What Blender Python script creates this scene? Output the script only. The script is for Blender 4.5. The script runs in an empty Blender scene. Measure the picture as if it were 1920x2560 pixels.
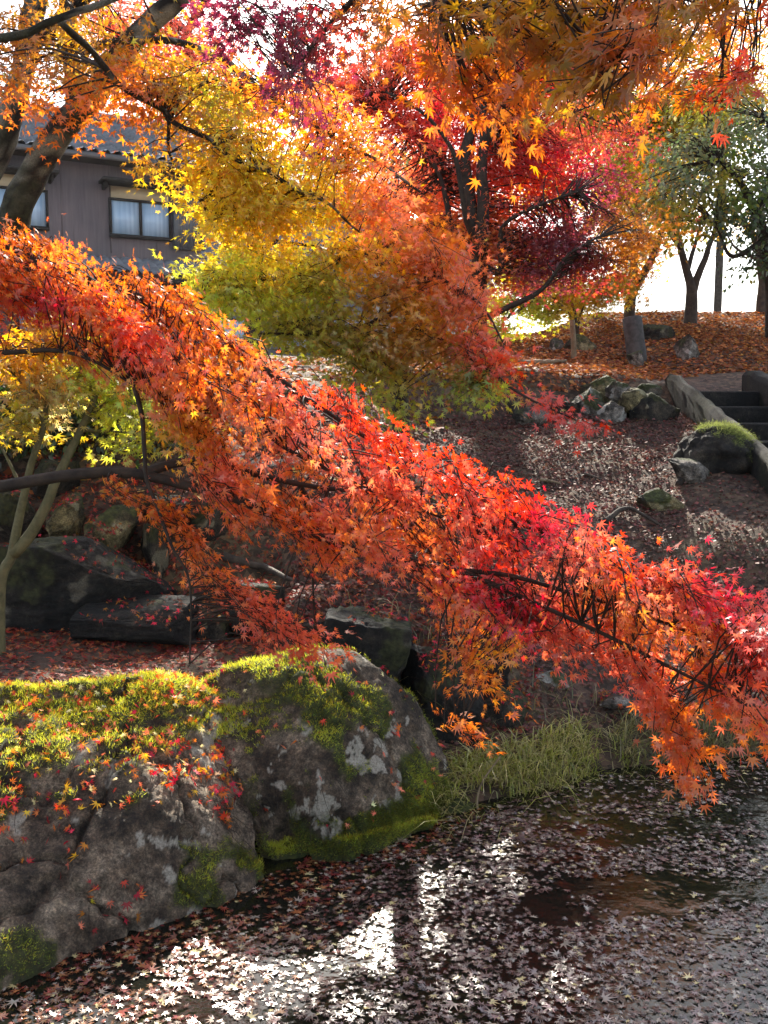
import bpy, math, random
import numpy as np
from mathutils import Vector, Matrix

# ------------------------------------------------------------------ camera, light
SC = bpy.context.scene
COL = SC.collection
R = math.radians
FPX = 2459.0                      # focal length in photograph pixels (1920 x 2560)
PITCH = R(6.5)
CAM = np.array([0.0, 0.0, 2.0])
cam = bpy.data.cameras.new('camera')
cam.sensor_fit = 'VERTICAL'
cam.angle = 2 * math.atan(1280 / FPX)
cam.clip_start, cam.clip_end = 0.05, 9000
cam_o = bpy.data.objects.new('camera', cam)
COL.objects.link(cam_o)
cam_o.location = CAM
cam_o.rotation_euler = (R(90) - PITCH, 0, 0)
SC.camera = cam_o

SUN_EL, SUN_AZ = R(30), R(0.5)     # azimuth from +Y towards +X
SUN = np.array([math.cos(SUN_EL) * math.sin(SUN_AZ), math.cos(SUN_EL) * math.cos(SUN_AZ), math.sin(SUN_EL)])
world = bpy.data.worlds.new('World')
SC.world = world
world.use_nodes = True
wn = world.node_tree
sky = wn.nodes.new('ShaderNodeTexSky')
sky.sky_type = 'NISHITA'
sky.sun_disc = False
sky.sun_elevation = SUN_EL
sky.sun_rotation = SUN_AZ
sky.air_density, sky.dust_density, sky.ozone_density = 1.0, 1.2, 1.0
bg = wn.nodes['Background']
bg.inputs['Strength'].default_value = 0.085
hsv = wn.nodes.new('ShaderNodeHueSaturation')
hsv.inputs['Saturation'].default_value = 0.65
wn.links.new(sky.outputs[0], hsv.inputs['Color'])
wn.links.new(hsv.outputs[0], bg.inputs['Color'])
sun = bpy.data.lights.new('sun', 'SUN')
sun.energy, sun.angle, sun.color = 5.0, R(0.53), (1.0, 0.93, 0.80)
sun_o = bpy.data.objects.new('sun', sun)
COL.objects.link(sun_o)
sun_o.rotation_euler = Vector(SUN).to_track_quat('Z', 'Y').to_euler()
vs = SC.view_settings
vs.view_transform, vs.look, vs.gamma, vs.use_curve_mapping = 'Standard', 'None', 1.0, False
vs.exposure = 2.0
SC.render.engine = 'CYCLES'
cy = SC.cycles
cy.max_bounces, cy.diffuse_bounces, cy.glossy_bounces, cy.transmission_bounces = 7, 5, 3, 3
cy.sample_clamp_indirect = 6.0
cy.use_denoising = True

# ------------------------------------------------------------------ helpers
def P(px, py, Y):
    """photograph pixel at ground distance Y (metres ahead) -> world point"""
    u, v = (px - 960) / FPX, -(py - 1280) / FPX
    d = np.array([u, math.cos(PITCH) + v * math.sin(PITCH), -math.sin(PITCH) + v * math.cos(PITCH)])
    return CAM + d * (Y / d[1])

def proj(p):
    q = p - CAM
    fw = q[:, 1] * math.cos(PITCH) - q[:, 2] * math.sin(PITCH)
    up = q[:, 1] * math.sin(PITCH) + q[:, 2] * math.cos(PITCH)
    fw = np.maximum(fw, .05)
    return 960 + FPX * q[:, 0] / fw, 1280 - FPX * up / fw

def mpp(Y):
    return Y / FPX

def nrm(a):
    return a / np.maximum(np.linalg.norm(a, axis=-1, keepdims=True), 1e-9)

def _hash(i, j, k, seed):
    n = (i.astype(np.uint32) * np.uint32(374761393) + j.astype(np.uint32) * np.uint32(668265263)
         + k.astype(np.uint32) * np.uint32(2246822519) + np.uint32(seed * 97 + 13))
    n = (n ^ (n >> np.uint32(13))) * np.uint32(1274126177)
    n = n ^ (n >> np.uint32(16))
    return n.astype(np.float64) / 4294967295.0

def vnoise(p, seed=0):
    f = np.floor(p)
    i = f.astype(np.int64)
    t = p - f
    t = t * t * (3 - 2 * t)
    r = 0
    for a in (0, 1):
        for b in (0, 1):
            for c in (0, 1):
                w = (t[:, 0] if a else 1 - t[:, 0]) * (t[:, 1] if b else 1 - t[:, 1]) * (t[:, 2] if c else 1 - t[:, 2])
                r = r + w * _hash(i[:, 0] + a, i[:, 1] + b, i[:, 2] + c, seed)
    return r

def fbm(p, scale=1.0, octv=4, seed=0, gain=.5):
    p = np.asarray(p, float) * scale
    r, a, s = 0, 1.0, 0.0
    for o in range(octv):
        r = r + a * vnoise(p * (2.03 ** o) + 17.3 * o, seed + o)
        s += a
        a *= gain
    return r / s

def sstep(x, a, b):
    t = np.clip((x - a) / (b - a), 0, 1)
    return t * t * (3 - 2 * t)

def new_mesh(name, V, F, mat, smooth=False, cols=None, attrs=None):
    """V (n,3); F list of (m,k) index arrays (tris and/or quads)"""
    me = bpy.data.meshes.new(name)
    V = np.asarray(V, np.float32)
    if not isinstance(F, list):
        F = [F]
    F = [np.asarray(f, np.int32) for f in F if len(f)]
    me.vertices.add(len(V))
    me.vertices.foreach_set('co', V.ravel())
    loops = np.concatenate([f.ravel() for f in F])
    cnt = np.concatenate([np.full(len(f), f.shape[1], np.int32) for f in F])
    me.loops.add(len(loops))
    me.loops.foreach_set('vertex_index', loops)
    me.polygons.add(len(cnt))
    st = np.concatenate([[0], np.cumsum(cnt)[:-1]]).astype(np.int32)
    me.polygons.foreach_set('loop_start', st)
    me.polygons.foreach_set('loop_total', cnt)
    if smooth:
        me.polygons.foreach_set('use_smooth', np.ones(len(cnt), bool))
    if cols is not None:
        c = np.ones((len(V), 4), np.float32)
        c[:, :3] = cols
        at = me.color_attributes.new('tint', 'FLOAT_COLOR', 'POINT')
        at.data.foreach_set('color', c.ravel())
    for k, v in (attrs or {}).items():
        at = me.attributes.new(k, 'FLOAT', 'POINT')
        at.data.foreach_set('value', np.asarray(v, np.float32))
    me.update(calc_edges=True)
    me.validate()
    if mat:
        me.materials.append(mat)
    return me

def link(name, me, parent=None, **props):
    o = bpy.data.objects.new(name, me)
    COL.objects.link(o)
    if parent is not None:
        o.parent = parent
        o.matrix_parent_inverse = Matrix.Translation(-parent_loc(parent))
    for k, v in props.items():
        o[k] = v
    return o

def parent_loc(o):
    l = Vector(o.location)
    return l

def thing(name, label, cat, loc, group=None):
    o = bpy.data.objects.new(name, None)
    o.empty_display_size = .1
    COL.objects.link(o)
    o.location = loc
    o['label'], o['category'] = label, cat
    if group:
        o['group'] = group
    return o

def tag(o, label, cat, group=None):
    o['label'], o['category'] = label, cat
    if group:
        o['group'] = group
    return o

# mesh pieces gathered into one mesh
class MB:
    def __init__(s):
        s.v, s.q, s.t, s.n = [], [], [], 0
    def add(s, V, quads=None, tris=None):
        V = np.asarray(V, float)
        if quads is not None and len(quads):
            s.q.append(np.asarray(quads, np.int64) + s.n)
        if tris is not None and len(tris):
            s.t.append(np.asarray(tris, np.int64) + s.n)
        s.v.append(V)
        s.n += len(V)
    def box(s, lo, hi, M=None):
        x0, y0, z0 = lo
        x1, y1, z1 = hi
        V = np.array([[x0, y0, z0], [x1, y0, z0], [x1, y1, z0], [x0, y1, z0], [x0, y0, z1], [x1, y0, z1], [x1, y1, z1], [x0, y1, z1]])
        if M is not None:
            V = V @ M[:3, :3].T + M[:3, 3]
        s.add(V, [[0, 3, 2, 1], [4, 5, 6, 7], [0, 1, 5, 4], [1, 2, 6, 5], [2, 3, 7, 6], [3, 0, 4, 7]])
    def tube(s, pts, rad, k=8, cap=True):
        pts = np.asarray(pts, float)
        n = len(pts)
        rad = np.broadcast_to(np.asarray(rad, float), (n,))
        T = nrm(np.gradient(pts, axis=0))
        ref = np.array([0.3, 0.9, 0.2])
        A = nrm(np.cross(T, ref))
        B = np.cross(T, A)
        a = np.linspace(0, 2 * np.pi, k, endpoint=False)
        ring = (A[:, None] * np.cos(a)[None, :, None] + B[:, None] * np.sin(a)[None, :, None]) * rad[:, None, None]
        V = (pts[:, None] + ring).reshape(-1, 3)
        i, j = np.meshgrid(np.arange(n - 1), np.arange(k), indexing='ij')
        jn = (j + 1) % k
        q = np.stack([i * k + j, i * k + jn, (i + 1) * k + jn, (i + 1) * k + j], -1).reshape(-1, 4)
        tris = []
        if cap:
            V = np.vstack([V, pts[0], pts[-1]])
            for jj in range(k):
                tris.append([n * k, (jj + 1) % k, jj])
                tris.append([n * k + 1, (n - 1) * k + jj, (n - 1) * k + (jj + 1) % k])
        s.add(V, q, tris)
    def build(s, name, mat, parent=None, smooth=False, **props):
        F = []
        if s.q:
            F.append(np.vstack(s.q))
        if s.t:
            F.append(np.vstack(s.t))
        return link(name, new_mesh(name, np.vstack(s.v), F, mat, smooth), parent, **props)

def catmull(pts, n):
    pts = np.asarray(pts, float)
    if len(pts) == 2:
        t = np.linspace(0, 1, n)[:, None]
        return pts[0] * (1 - t) + pts[1] * t
    Q = np.vstack([2 * pts[0] - pts[1], pts, 2 * pts[-1] - pts[-2]])
    seg = len(pts) - 1
    t = np.linspace(0, seg - 1e-6, n)
    i = t.astype(int)
    f = (t - i)[:, None]
    a, b, c, d = Q[i], Q[i + 1], Q[i + 2], Q[i + 3]
    return .5 * (2 * b + (c - a) * f + (2 * a - 5 * b + 4 * c - d) * f ** 2 + (3 * b - a - 3 * c + d) * f ** 3)

# ------------------------------------------------------------------ materials
def nodes(name):
    m = bpy.data.materials.new(name)
    m.use_nodes = True
    nt = m.node_tree
    nt.nodes.clear()
    out = nt.nodes.new('ShaderNodeOutputMaterial')
    return m, nt, out

def N(nt, typ, **kw):
    n = nt.nodes.new(typ)
    for k, v in kw.items():
        if isinstance(v, tuple) and k.startswith('i_'):
            n.inputs[k[2:]].default_value = v
        elif k.startswith('i_'):
            n.inputs[k[2:].replace('_', ' ')].default_value = v
        else:
            setattr(n, k, v)
    return n

def ramp(nt, stops, interp='LINEAR'):
    r = nt.nodes.new('ShaderNodeValToRGB')
    r.color_ramp.interpolation = interp
    el = r.color_ramp.elements
    el[0].position, el[0].color = stops[0][0], (*stops[0][1], 1)
    el[1].position, el[1].color = stops[-1][0], (*stops[-1][1], 1)
    for p, c in stops[1:-1]:
        e = el.new(p)
        e.color = (*c, 1)
    return r

def leaf_material(name, trans=.55, gloss=.08, rough=.38):
    m, nt, out = nodes(name)
    a = N(nt, 'ShaderNodeAttribute', attribute_name='tint')
    d = N(nt, 'ShaderNodeBsdfDiffuse')
    t = N(nt, 'ShaderNodeBsdfTranslucent')
    g = N(nt, 'ShaderNodeBsdfGlossy', i_Roughness=rough)
    g.inputs['Color'].default_value = (.9, .9, .9, 1)
    m1 = N(nt, 'ShaderNodeMixShader')
    m1.inputs[0].default_value = trans
    m2 = N(nt, 'ShaderNodeMixShader')
    m2.inputs[0].default_value = gloss
    hs = N(nt, 'ShaderNodeHueSaturation', i_Saturation=1.04, i_Value=1.15)
    L = nt.links.new
    L(a.outputs['Color'], d.inputs['Color'])
    L(a.outputs['Color'], hs.inputs['Color'])
    L(hs.outputs[0], t.inputs['Color'])
    L(d.outputs[0], m1.inputs[1]); L(t.outputs[0], m1.inputs[2])
    L(m1.outputs[0], m2.inputs[1]); L(g.outputs[0], m2.inputs[2])
    L(m2.outputs[0], out.inputs['Surface'])
    return m

LEAF = leaf_material('maple leaf', .64, .075, .5)
LEAF_EVER = leaf_material('evergreen leaf', .5, .06, .4)
LEAF_DRY = leaf_material('fallen leaf', .25, .025, .5)
LEAF_WET = leaf_material('wet floating leaf', .10, .10, .25)
GRASS = leaf_material('grass blade', .4, .06, .4)
MOSS = leaf_material('moss', .5, .02, .6)

def pbr(name, stops, scale=4.0, detail=8.0, rough=.85, bump=.4, bscale=None, coords='Object', metallic=0.0, dist=.02):
    m, nt, out = nodes(name)
    b = N(nt, 'ShaderNodeBsdfPrincipled', i_Roughness=rough, i_Metallic=metallic)
    tc = N(nt, 'ShaderNodeTexCoord')
    nz = N(nt, 'ShaderNodeTexNoise', i_Scale=scale, i_Detail=detail, i_Roughness=.65)
    r = ramp(nt, stops)
    nb = N(nt, 'ShaderNodeTexNoise', i_Scale=bscale or scale * 4, i_Detail=8.0, i_Roughness=.7)
    bp = N(nt, 'ShaderNodeBump', i_Strength=bump, i_Distance=dist)
    L = nt.links.new
    for q in (nz, nb):
        L(tc.outputs[coords], q.inputs['Vector'])
    L(nz.outputs['Fac'], r.inputs[0])
    L(r.outputs[0], b.inputs['Base Color'])
    L(nb.outputs['Fac'], bp.inputs['Height'])
    L(bp.outputs[0], b.inputs['Normal'])
    L(b.outputs[0], out.inputs['Surface'])
    return m

def stone_material(name, dark, mid, pale, mossc=(.045, .06, .012), lich=(.48, .47, .42)):
    """stone with attribute masks: moss, lichen (patches with their own outline), plus grain"""
    m, nt, out = nodes(name)
    L = nt.links.new
    b = N(nt, 'ShaderNodeBsdfPrincipled', i_Roughness=.88)
    geo = N(nt, 'ShaderNodeTexCoord')
    n1 = N(nt, 'ShaderNodeTexNoise', i_Scale=3.6, i_Detail=12.0, i_Roughness=.75)
    n2 = N(nt, 'ShaderNodeTexNoise', i_Scale=95.0, i_Detail=5.0, i_Roughness=.8)
    vo = N(nt, 'ShaderNodeTexNoise', i_Scale=22.0, i_Detail=8.0, i_Roughness=.6)
    r1 = ramp(nt, [(.38, dark), (.5, mid), (.63, pale)])
    r2 = ramp(nt, [(.36, (.25, .24, .23)), (.52, (.95, .93, .9)), (.66, (1.9, 1.8, 1.7))])
    mul = N(nt, 'ShaderNodeMixRGB', blend_type='MULTIPLY', i_Fac=.8)
    am = N(nt, 'ShaderNodeAttribute', attribute_name='moss')
    al = N(nt, 'ShaderNodeAttribute', attribute_name='lichen')
    ml = N(nt, 'ShaderNodeMixRGB')
    mm = N(nt, 'ShaderNodeMixRGB')
    nl = N(nt, 'ShaderNodeTexNoise', i_Scale=30.0, i_Detail=6.0)
    rm = ramp(nt, [(.35, tuple(c * .5 for c in mossc)), (.7, tuple(c * 1.7 for c in mossc))])
    rl = ramp(nt, [(.36, tuple(c * .45 for c in lich)), (.5, tuple(c * .85 for c in lich)), (.66, tuple(min(.8, c * 1.25) for c in lich))])
    bp = N(nt, 'ShaderNodeBump', i_Strength=1.0, i_Distance=.02)
    ad = N(nt, 'ShaderNodeMath', operation='ADD')
    for q in (n1, n2, nl, vo):
        L(geo.outputs['Object'], q.inputs['Vector'])
    n3 = N(nt, 'ShaderNodeTexNoise', i_Scale=2.1, i_Detail=9.0, i_Roughness=.68)
    r3 = ramp(nt, [(.43, (.20, .165, .135)), (.55, (1, 1, 1))])
    n4 = N(nt, 'ShaderNodeTexNoise', i_Scale=17.0, i_Detail=10.0, i_Roughness=.78)
    r4 = ramp(nt, [(.38, (.42, .40, .37)), (.5, (1, 1, 1)), (.62, (1.65, 1.6, 1.5))])
    m4 = N(nt, 'ShaderNodeMixRGB', blend_type='MULTIPLY', i_Fac=1.0)
    L(geo.outputs['Object'], n4.inputs['Vector']); L(n4.outputs['Fac'], r4.inputs[0])
    ms = N(nt, 'ShaderNodeMixRGB', blend_type='MULTIPLY', i_Fac=.9)
    L(geo.outputs['Object'], n3.inputs['Vector']); L(n3.outputs['Fac'], r3.inputs[0])
    L(n1.outputs['Fac'], r1.inputs[0]); L(n2.outputs['Fac'], r2.inputs[0])
    L(r1.outputs[0], ms.inputs[1]); L(r3.outputs[0], ms.inputs[2])
    L(ms.outputs[0], m4.inputs[1]); L(r4.outputs[0], m4.inputs[2])
    L(m4.outputs[0], mul.inputs[1]); L(r2.outputs[0], mul.inputs[2])
    L(nl.outputs['Fac'], rm.inputs[0]); L(n2.outputs['Fac'], rl.inputs[0])
    L(al.outputs['Fac'], ml.inputs[0]); L(mul.outputs[0], ml.inputs[1]); L(rl.outputs[0], ml.inputs[2])
    L(am.outputs['Fac'], mm.inputs[0]); L(ml.outputs[0], mm.inputs[1]); L(rm.outputs[0], mm.inputs[2])
    L(mm.outputs[0], b.inputs['Base Color'])
    L(n2.outputs['Fac'], ad.inputs[0]); L(vo.outputs['Fac'], ad.inputs[1])
    L(ad.outputs[0], bp.inputs['Height']); L(bp.outputs[0], b.inputs['Normal'])
    L(b.outputs[0], out.inputs['Surface'])
    return m

STONE_BIG = stone_material('mossy granite', (.065, .046, .030), (.22, .165, .115), (.42, .34, .25), (.05, .06, .012), (.52, .47, .38))
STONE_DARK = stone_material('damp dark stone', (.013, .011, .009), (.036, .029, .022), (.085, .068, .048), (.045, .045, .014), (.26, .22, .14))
STONE_SHADED = stone_material('shade-darkened stone', (.006, .005, .0045), (.016, .0135, .011), (.038, .031, .024), (.04, .042, .014), (.13, .115, .085))  # dark stone with the shade of bank and kerbs put into its colour
STONE_OCHRE = stone_material('ochre stone', (.06, .05, .025), (.16, .13, .06), (.30, .25, .13), (.06, .065, .015), (.40, .36, .22))
STONE_GREY = stone_material('grey field stone', (.06, .052, .045), (.15, .13, .11), (.30, .27, .24), (.055, .06, .02), (.46, .43, .38))
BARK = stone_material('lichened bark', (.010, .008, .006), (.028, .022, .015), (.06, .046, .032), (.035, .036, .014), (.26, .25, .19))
BARK_DARK = pbr('dark maple bark', [(.35, (.014, .009, .006)), (.65, (.055, .036, .023))], 14, bump=.6, dist=.01)
BARK_GREEN = pbr('greenish young bark', [(.35, (.07, .065, .028)), (.65, (.15, .13, .06))], 20, bump=.3, dist=.005)
BARK_BROWN = pbr('brown bark', [(.35, (.03, .02, .015)), (.65, (.085, .06, .042))], 10, bump=.6, dist=.015)
CEDAR = pbr('cedar bark', [(.35, (.10, .04, .025)), (.65, (.20, .085, .05))], 6, bump=.7, dist=.02)
WOOD = pbr('weathered wood', [(.35, (.12, .08, .045)), (.65, (.26, .19, .11))], 18, bump=.4, dist=.005)
DARKPIPE = pbr('dark weathered concrete', [(.35, (.035, .032, .03)), (.65, (.085, .078, .072))], 12, bump=.4, dist=.006)

def ground_material():
    m, nt, out = nodes('leafy soil')
    L = nt.links.new
    b = N(nt, 'ShaderNodeBsdfPrincipled', i_Roughness=.95)
    tc = N(nt, 'ShaderNodeTexCoord')
    v = N(nt, 'ShaderNodeTexVoronoi', i_Scale=22.0)
    n1 = N(nt, 'ShaderNodeTexNoise', i_Scale=1.3, i_Detail=8.0, i_Roughness=.65)
    n2 = N(nt, 'ShaderNodeTexNoise', i_Scale=40.0, i_Detail=8.0, i_Roughness=.7)
    r1 = ramp(nt, [(.35, (.055, .035, .028)), (.5, (.085, .06, .042)), (.66, (.10, .085, .05))])
    r2 = ramp(nt, [(.0, (.5, .42, .38)), (.35, (.9, .8, .75)), (.8, (1.6, 1.35, 1.2)), (1.0, (2.2, 1.8, 1.6))])
    mul = N(nt, 'ShaderNodeMixRGB', blend_type='MULTIPLY', i_Fac=1.0)
    bp = N(nt, 'ShaderNodeBump', i_Strength=1.0, i_Distance=.03)
    for q in (v, n1, n2):
        L(tc.outputs['Object'], q.inputs['Vector'])
    L(n1.outputs['Fac'], r1.inputs[0])
    sp = N(nt, 'ShaderNodeSeparateColor')
    L(v.outputs['Color'], sp.inputs[0]); L(sp.outputs[0], r2.inputs[0])
    L(r1.outputs[0], mul.inputs[1]); L(r2.outputs[0], mul.inputs[2])
    L(mul.outputs[0], b.inputs['Base Color'])
    L(n2.outputs['Fac'], bp.inputs['Height']); L(bp.outputs[0], b.inputs['Normal'])
    L(b.outputs[0], out.inputs['Surface'])
    return m

# ------------------------------------------------------------------ terrain
EX = [-6, -1.9, -1.32, -.80, -.52, -.28, .085, .38, .75, 1.16, 2.15, 6]
EY = [2.2, 2.8, 3.17, 3.6, 3.92, 4.14, 4.37, 4.58, 4.76, 5.05, 5.3, 5.9]

def ground(x, y):
    x, y = np.asarray(x, float), np.asarray(y, float)
    s = y - np.interp(x, EX, EY)
    left = np.interp(s, [-1, -.3, 0, .5, .9, 1.25, 1.6], [-.6, -.5, -.4, -.3, .0, .4, .57]) + np.interp(y, [5.9, 6.3, 6.8, 7.4, 9, 12, 20, 34], [0, .15, .6, 1.0, 1.5, 1.8, 2.3, 2.4])
    lo = np.interp(s, [-1, -.3, 0, .15, .6, .9, 1.3, 3, 4.8, 5.3, 5.8, 8, 10.5, 13, 16, 30, 80], [-.6, -.4, -.1, .04, .18, .33, .48, 1.12, 1.72, 1.82, 2.3, 2.56, 2.95, 3.15, 3.15, 2.8, 2.6])
    hi = np.interp(s, [-1, -.3, 0, .15, .6, .9, 1.3, 3, 4.8, 6.0, 7.2, 8, 10.5, 13, 16, 30, 80], [-.6, -.4, -.1, .04, .18, .33, .48, 1.22, 1.72, 2.1, 2.4, 2.65, 3.15, 3.6, 3.6, 2.4, 2.2])
    wr = sstep(x, 2.4, 4.2)
    right = lo * (1 - wr) + hi * wr
    w = sstep(x, -.7, .4)
    z = left * (1 - w) + right * w
    nb = sstep(y, .3, 1.3)
    z = z * nb + .4 * (1 - nb)
    p = np.stack([x.ravel(), y.ravel(), np.zeros(x.size)], 1)
    bump = ((fbm(p, .9, 4, 5) - .5) * .22 + (fbm(p, 5, 3, 9) - .5) * .05).reshape(x.shape)
    z = z + .26 * sstep(y, 5.3, 5.6) * sstep(x, -.75, -.5) * (1 - sstep(x, .45, .9)) * (1 - sstep(y, 6.6, 7.6))
    kt = 1.34 + .94 * np.clip((y - 7.5) / 3.8, 0, 1) - .24
    wk = np.maximum(sstep(x, 2.0, 3.1) * (x < 3.7), sstep(-x, -5.6, -4.4) * (x > 3.7)) * sstep(y, 6.4, 7.6) * (1 - sstep(y, 11.0, 11.4))
    z = z + wk * np.maximum(0, kt - z)
    z = z - .75 * ((x > 3.28) & (x < 4.16) & (y > 7.5) & (y < 11.25))
    far = np.clip(1 - (np.abs(x) + np.maximum(y - 40, 0)) / 100, .2, 1)
    return z + bump * sstep(s, .0, .8) * far

def hit(px, py):
    """first terrain point on the sight line through a photograph pixel"""
    Y = np.concatenate([np.arange(2.5, 14, .02), np.arange(14, 40, .1)])
    p = np.array([P(px, py, y) for y in (1.0, 2.0)])
    d = p[1] - p[0]
    pts = CAM + d[None] * Y[:, None]
    g = ground(pts[:, 0], pts[:, 1])
    k = np.nonzero(pts[:, 2] <= g)[0]
    return pts[k[0]] if len(k) else None

def axis_pts(segs):
    out = []
    for a, b, st in segs:
        out.append(np.arange(a, b, st))
    return np.unique(np.concatenate(out))

gx = axis_pts([(-600, -60, 60), (-60, -14, 4), (-14, -4, .5), (-4, 7, .07), (7, 16, .5), (16, 60, 4), (60, 601, 60)])
gy = axis_pts([(-60, 0, 4), (0, 2.6, .3), (2.6, 13, .07), (13, 22, .14), (22, 50, 1), (50, 120, 7), (120, 900, 60)])
X, Yg = np.meshgrid(gx, gy)
Z = ground(X, Yg)
V = np.stack([X, Yg, Z], -1).reshape(-1, 3)
ny, nx = X.shape
i, j = np.meshgrid(np.arange(ny - 1), np.arange(nx - 1), indexing='ij')
q = np.stack([i * nx + j, i * nx + j + 1, (i + 1) * nx + j + 1, (i + 1) * nx + j], -1).reshape(-1, 4)
link('ground', new_mesh('ground', V, q, ground_material(), True), kind='structure')

# pond water
m, nt, out = nodes('pond water')
b = N(nt, 'ShaderNodeBsdfPrincipled', i_Roughness=.03, i_IOR=1.33)
b.inputs['Base Color'].default_value = (.010, .010, .007, 1)
tc = N(nt, 'ShaderNodeTexCoord')
nz = N(nt, 'ShaderNodeTexNoise', i_Scale=7.0, i_Detail=3.0)
bp = N(nt, 'ShaderNodeBump', i_Strength=.22, i_Distance=.02)
nt.links.new(tc.outputs['Object'], nz.inputs['Vector'])
nt.links.new(nz.outputs['Fac'], bp.inputs['Height'])
nt.links.new(bp.outputs[0], b.inputs['Normal'])
nt.links.new(b.outputs[0], out.inputs['Surface'])
wx = np.linspace(-6, 7, 40); wy = np.linspace(.4, 6.2, 20)
X, Yg = np.meshgrid(wx, wy)
ny, nx = X.shape
i, j = np.meshgrid(np.arange(ny - 1), np.arange(nx - 1), indexing='ij')
q = np.stack([i * nx + j, i * nx + j + 1, (i + 1) * nx + j + 1, (i + 1) * nx + j], -1).reshape(-1, 4)
link('water', new_mesh('water', np.stack([X, Yg, X * 0], -1).reshape(-1, 3), q, m, True), kind='structure')

# far hill ridge
hx = np.linspace(-900, 2600, 160)
p = np.stack([hx, hx * 0, hx * 0], 1)
prof = 70 + 110 * fbm(p, 1 / 420, 4, 3) ** 1.5
prof = prof + 85 * sstep(hx, 380, 470) * (1 - sstep(hx, 560, 700))
rows = [(1500, -.1), (1700, .45), (1900, .8), (2100, 1.0), (2500, .6), (3000, -.1)]
V = np.concatenate([np.stack([hx, hx * 0 + y, prof * k + (fbm(np.stack([hx, hx * 0 + y, hx * 0], 1), 1 / 60, 3, 8) - .5) * 14 * (k > 0)], 1) for y, k in rows])
i, j = np.meshgrid(np.arange(len(rows) - 1), np.arange(len(hx) - 1), indexing='ij')
nx = len(hx)
q = np.stack([i * nx + j, i * nx + j + 1, (i + 1) * nx + j + 1, (i + 1) * nx + j], -1).reshape(-1, 4)
link('hills', new_mesh('hills', V, q, pbr('wooded hill', [(.4, (.045, .07, .04)), (.6, (.09, .10, .06))], .02, bump=0), True), kind='structure')

# ------------------------------------------------------------------ stones
def icos(sub):
    t = (1 + 5 ** .5) / 2
    v = [(-1, t, 0), (1, t, 0), (-1, -t, 0), (1, -t, 0), (0, -1, t), (0, 1, t), (0, -1, -t), (0, 1, -t), (t, 0, -1), (t, 0, 1), (-t, 0, -1), (-t, 0, 1)]
    f = [(0, 11, 5), (0, 5, 1), (0, 1, 7), (0, 7, 10), (0, 10, 11), (1, 5, 9), (5, 11, 4), (11, 10, 2), (10, 7, 6), (7, 1, 8), (3, 9, 4), (3, 4, 2), (3, 2, 6), (3, 6, 8), (3, 8, 9), (4, 9, 5), (2, 4, 11), (6, 2, 10), (8, 6, 7), (9, 8, 1)]
    v = [np.array(a, float) / np.linalg.norm(a) for a in v]
    for _ in range(sub):
        cache, nf = {}, []
        def mid(a, b):
            k = (min(a, b), max(a, b))
            if k not in cache:
                w = v[a] + v[b]
                v.append(w / np.linalg.norm(w))
                cache[k] = len(v) - 1
            return cache[k]
        for a, b, c in f:
            ab, bc, ca = mid(a, b), mid(b, c), mid(c, a)
            nf += [(a, ab, ca), (b, bc, ab), (c, ca, bc), (ab, bc, ca)]
        f = nf
    return np.array(v), np.array(f)
ROCKS = []
ICO5 = icos(5)
ICO4 = icos(4)
ICO3 = icos(3)

def masks(V, nz, moss, lichen, seed, origin):
    p = V + seed * 3.7
    mo = sstep(fbm(p, 4.5, 4, seed + 40) + .35 * (nz - .3) * .6, .62 - .3 * moss, .72 - .3 * moss) if moss > 0 else np.zeros(len(V))
    li = sstep(fbm(p, 7.0, 4, seed + 70), .74 - .28 * lichen, .78 - .28 * lichen) if lichen > 0 else np.zeros(len(V))
    return mo, li

def rock(name, label, cat, c, size, mat, seed, blocky=.4, tilt=0, yaw=0, moss=.2, lichen=.2, rough=.16, parent=None, group=None, sub=4, lean=0, cuts=15):
    """irregular stone: sphere pushed towards a box, sheared planes, noise; c centre, size full extents in metres"""
    rng = np.random.default_rng(seed)
    U, F = (ICO5 if sub == 4 else ICO3)
    V = U.copy()
    box = V / np.max(np.abs(V), axis=1, keepdims=True)
    V = V * (1 - blocky) + box * blocky * .86
    for _ in range(cuts):                           # broken faces
        n = nrm(rng.normal(size=3))
        d = rng.uniform(.52, .86)
        ov = V @ n - d
        V = V - np.where(ov > 0, ov, 0)[:, None] * n * .97
    d = (fbm(U + seed * 1.3, 1.6, 4, seed) - .5) * rough * 2.0 + (fbm(U + seed, 7, 5, seed + 3, .6) - .5) * rough * 1.1
    V = V * (1 + d)[:, None]
    V = V / (np.abs(V).max(0)) * .5 * np.asarray(size)
    V[:, 0] += lean * V[:, 2]
    ct, st, cyw, syw = math.cos(tilt), math.sin(tilt), math.cos(yaw), math.sin(yaw)
    V = V @ np.array([[cyw, -syw, 0], [syw, cyw, 0], [0, 0, 1]]).T
    V = V @ np.array([[ct, 0, -st], [0, 1, 0], [st, 0, ct]]).T
    mo, li = masks(V + np.asarray(c), U[:, 2], moss, lichen, seed, c)
    me = new_mesh(name, V, F, mat, True, None, {'moss': mo, 'lichen': li})
    ROCKS.append((V + np.asarray(c), U, group))
    o = link(name, me)
    o.location = c
    return tag(o, label, cat, group)

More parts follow.
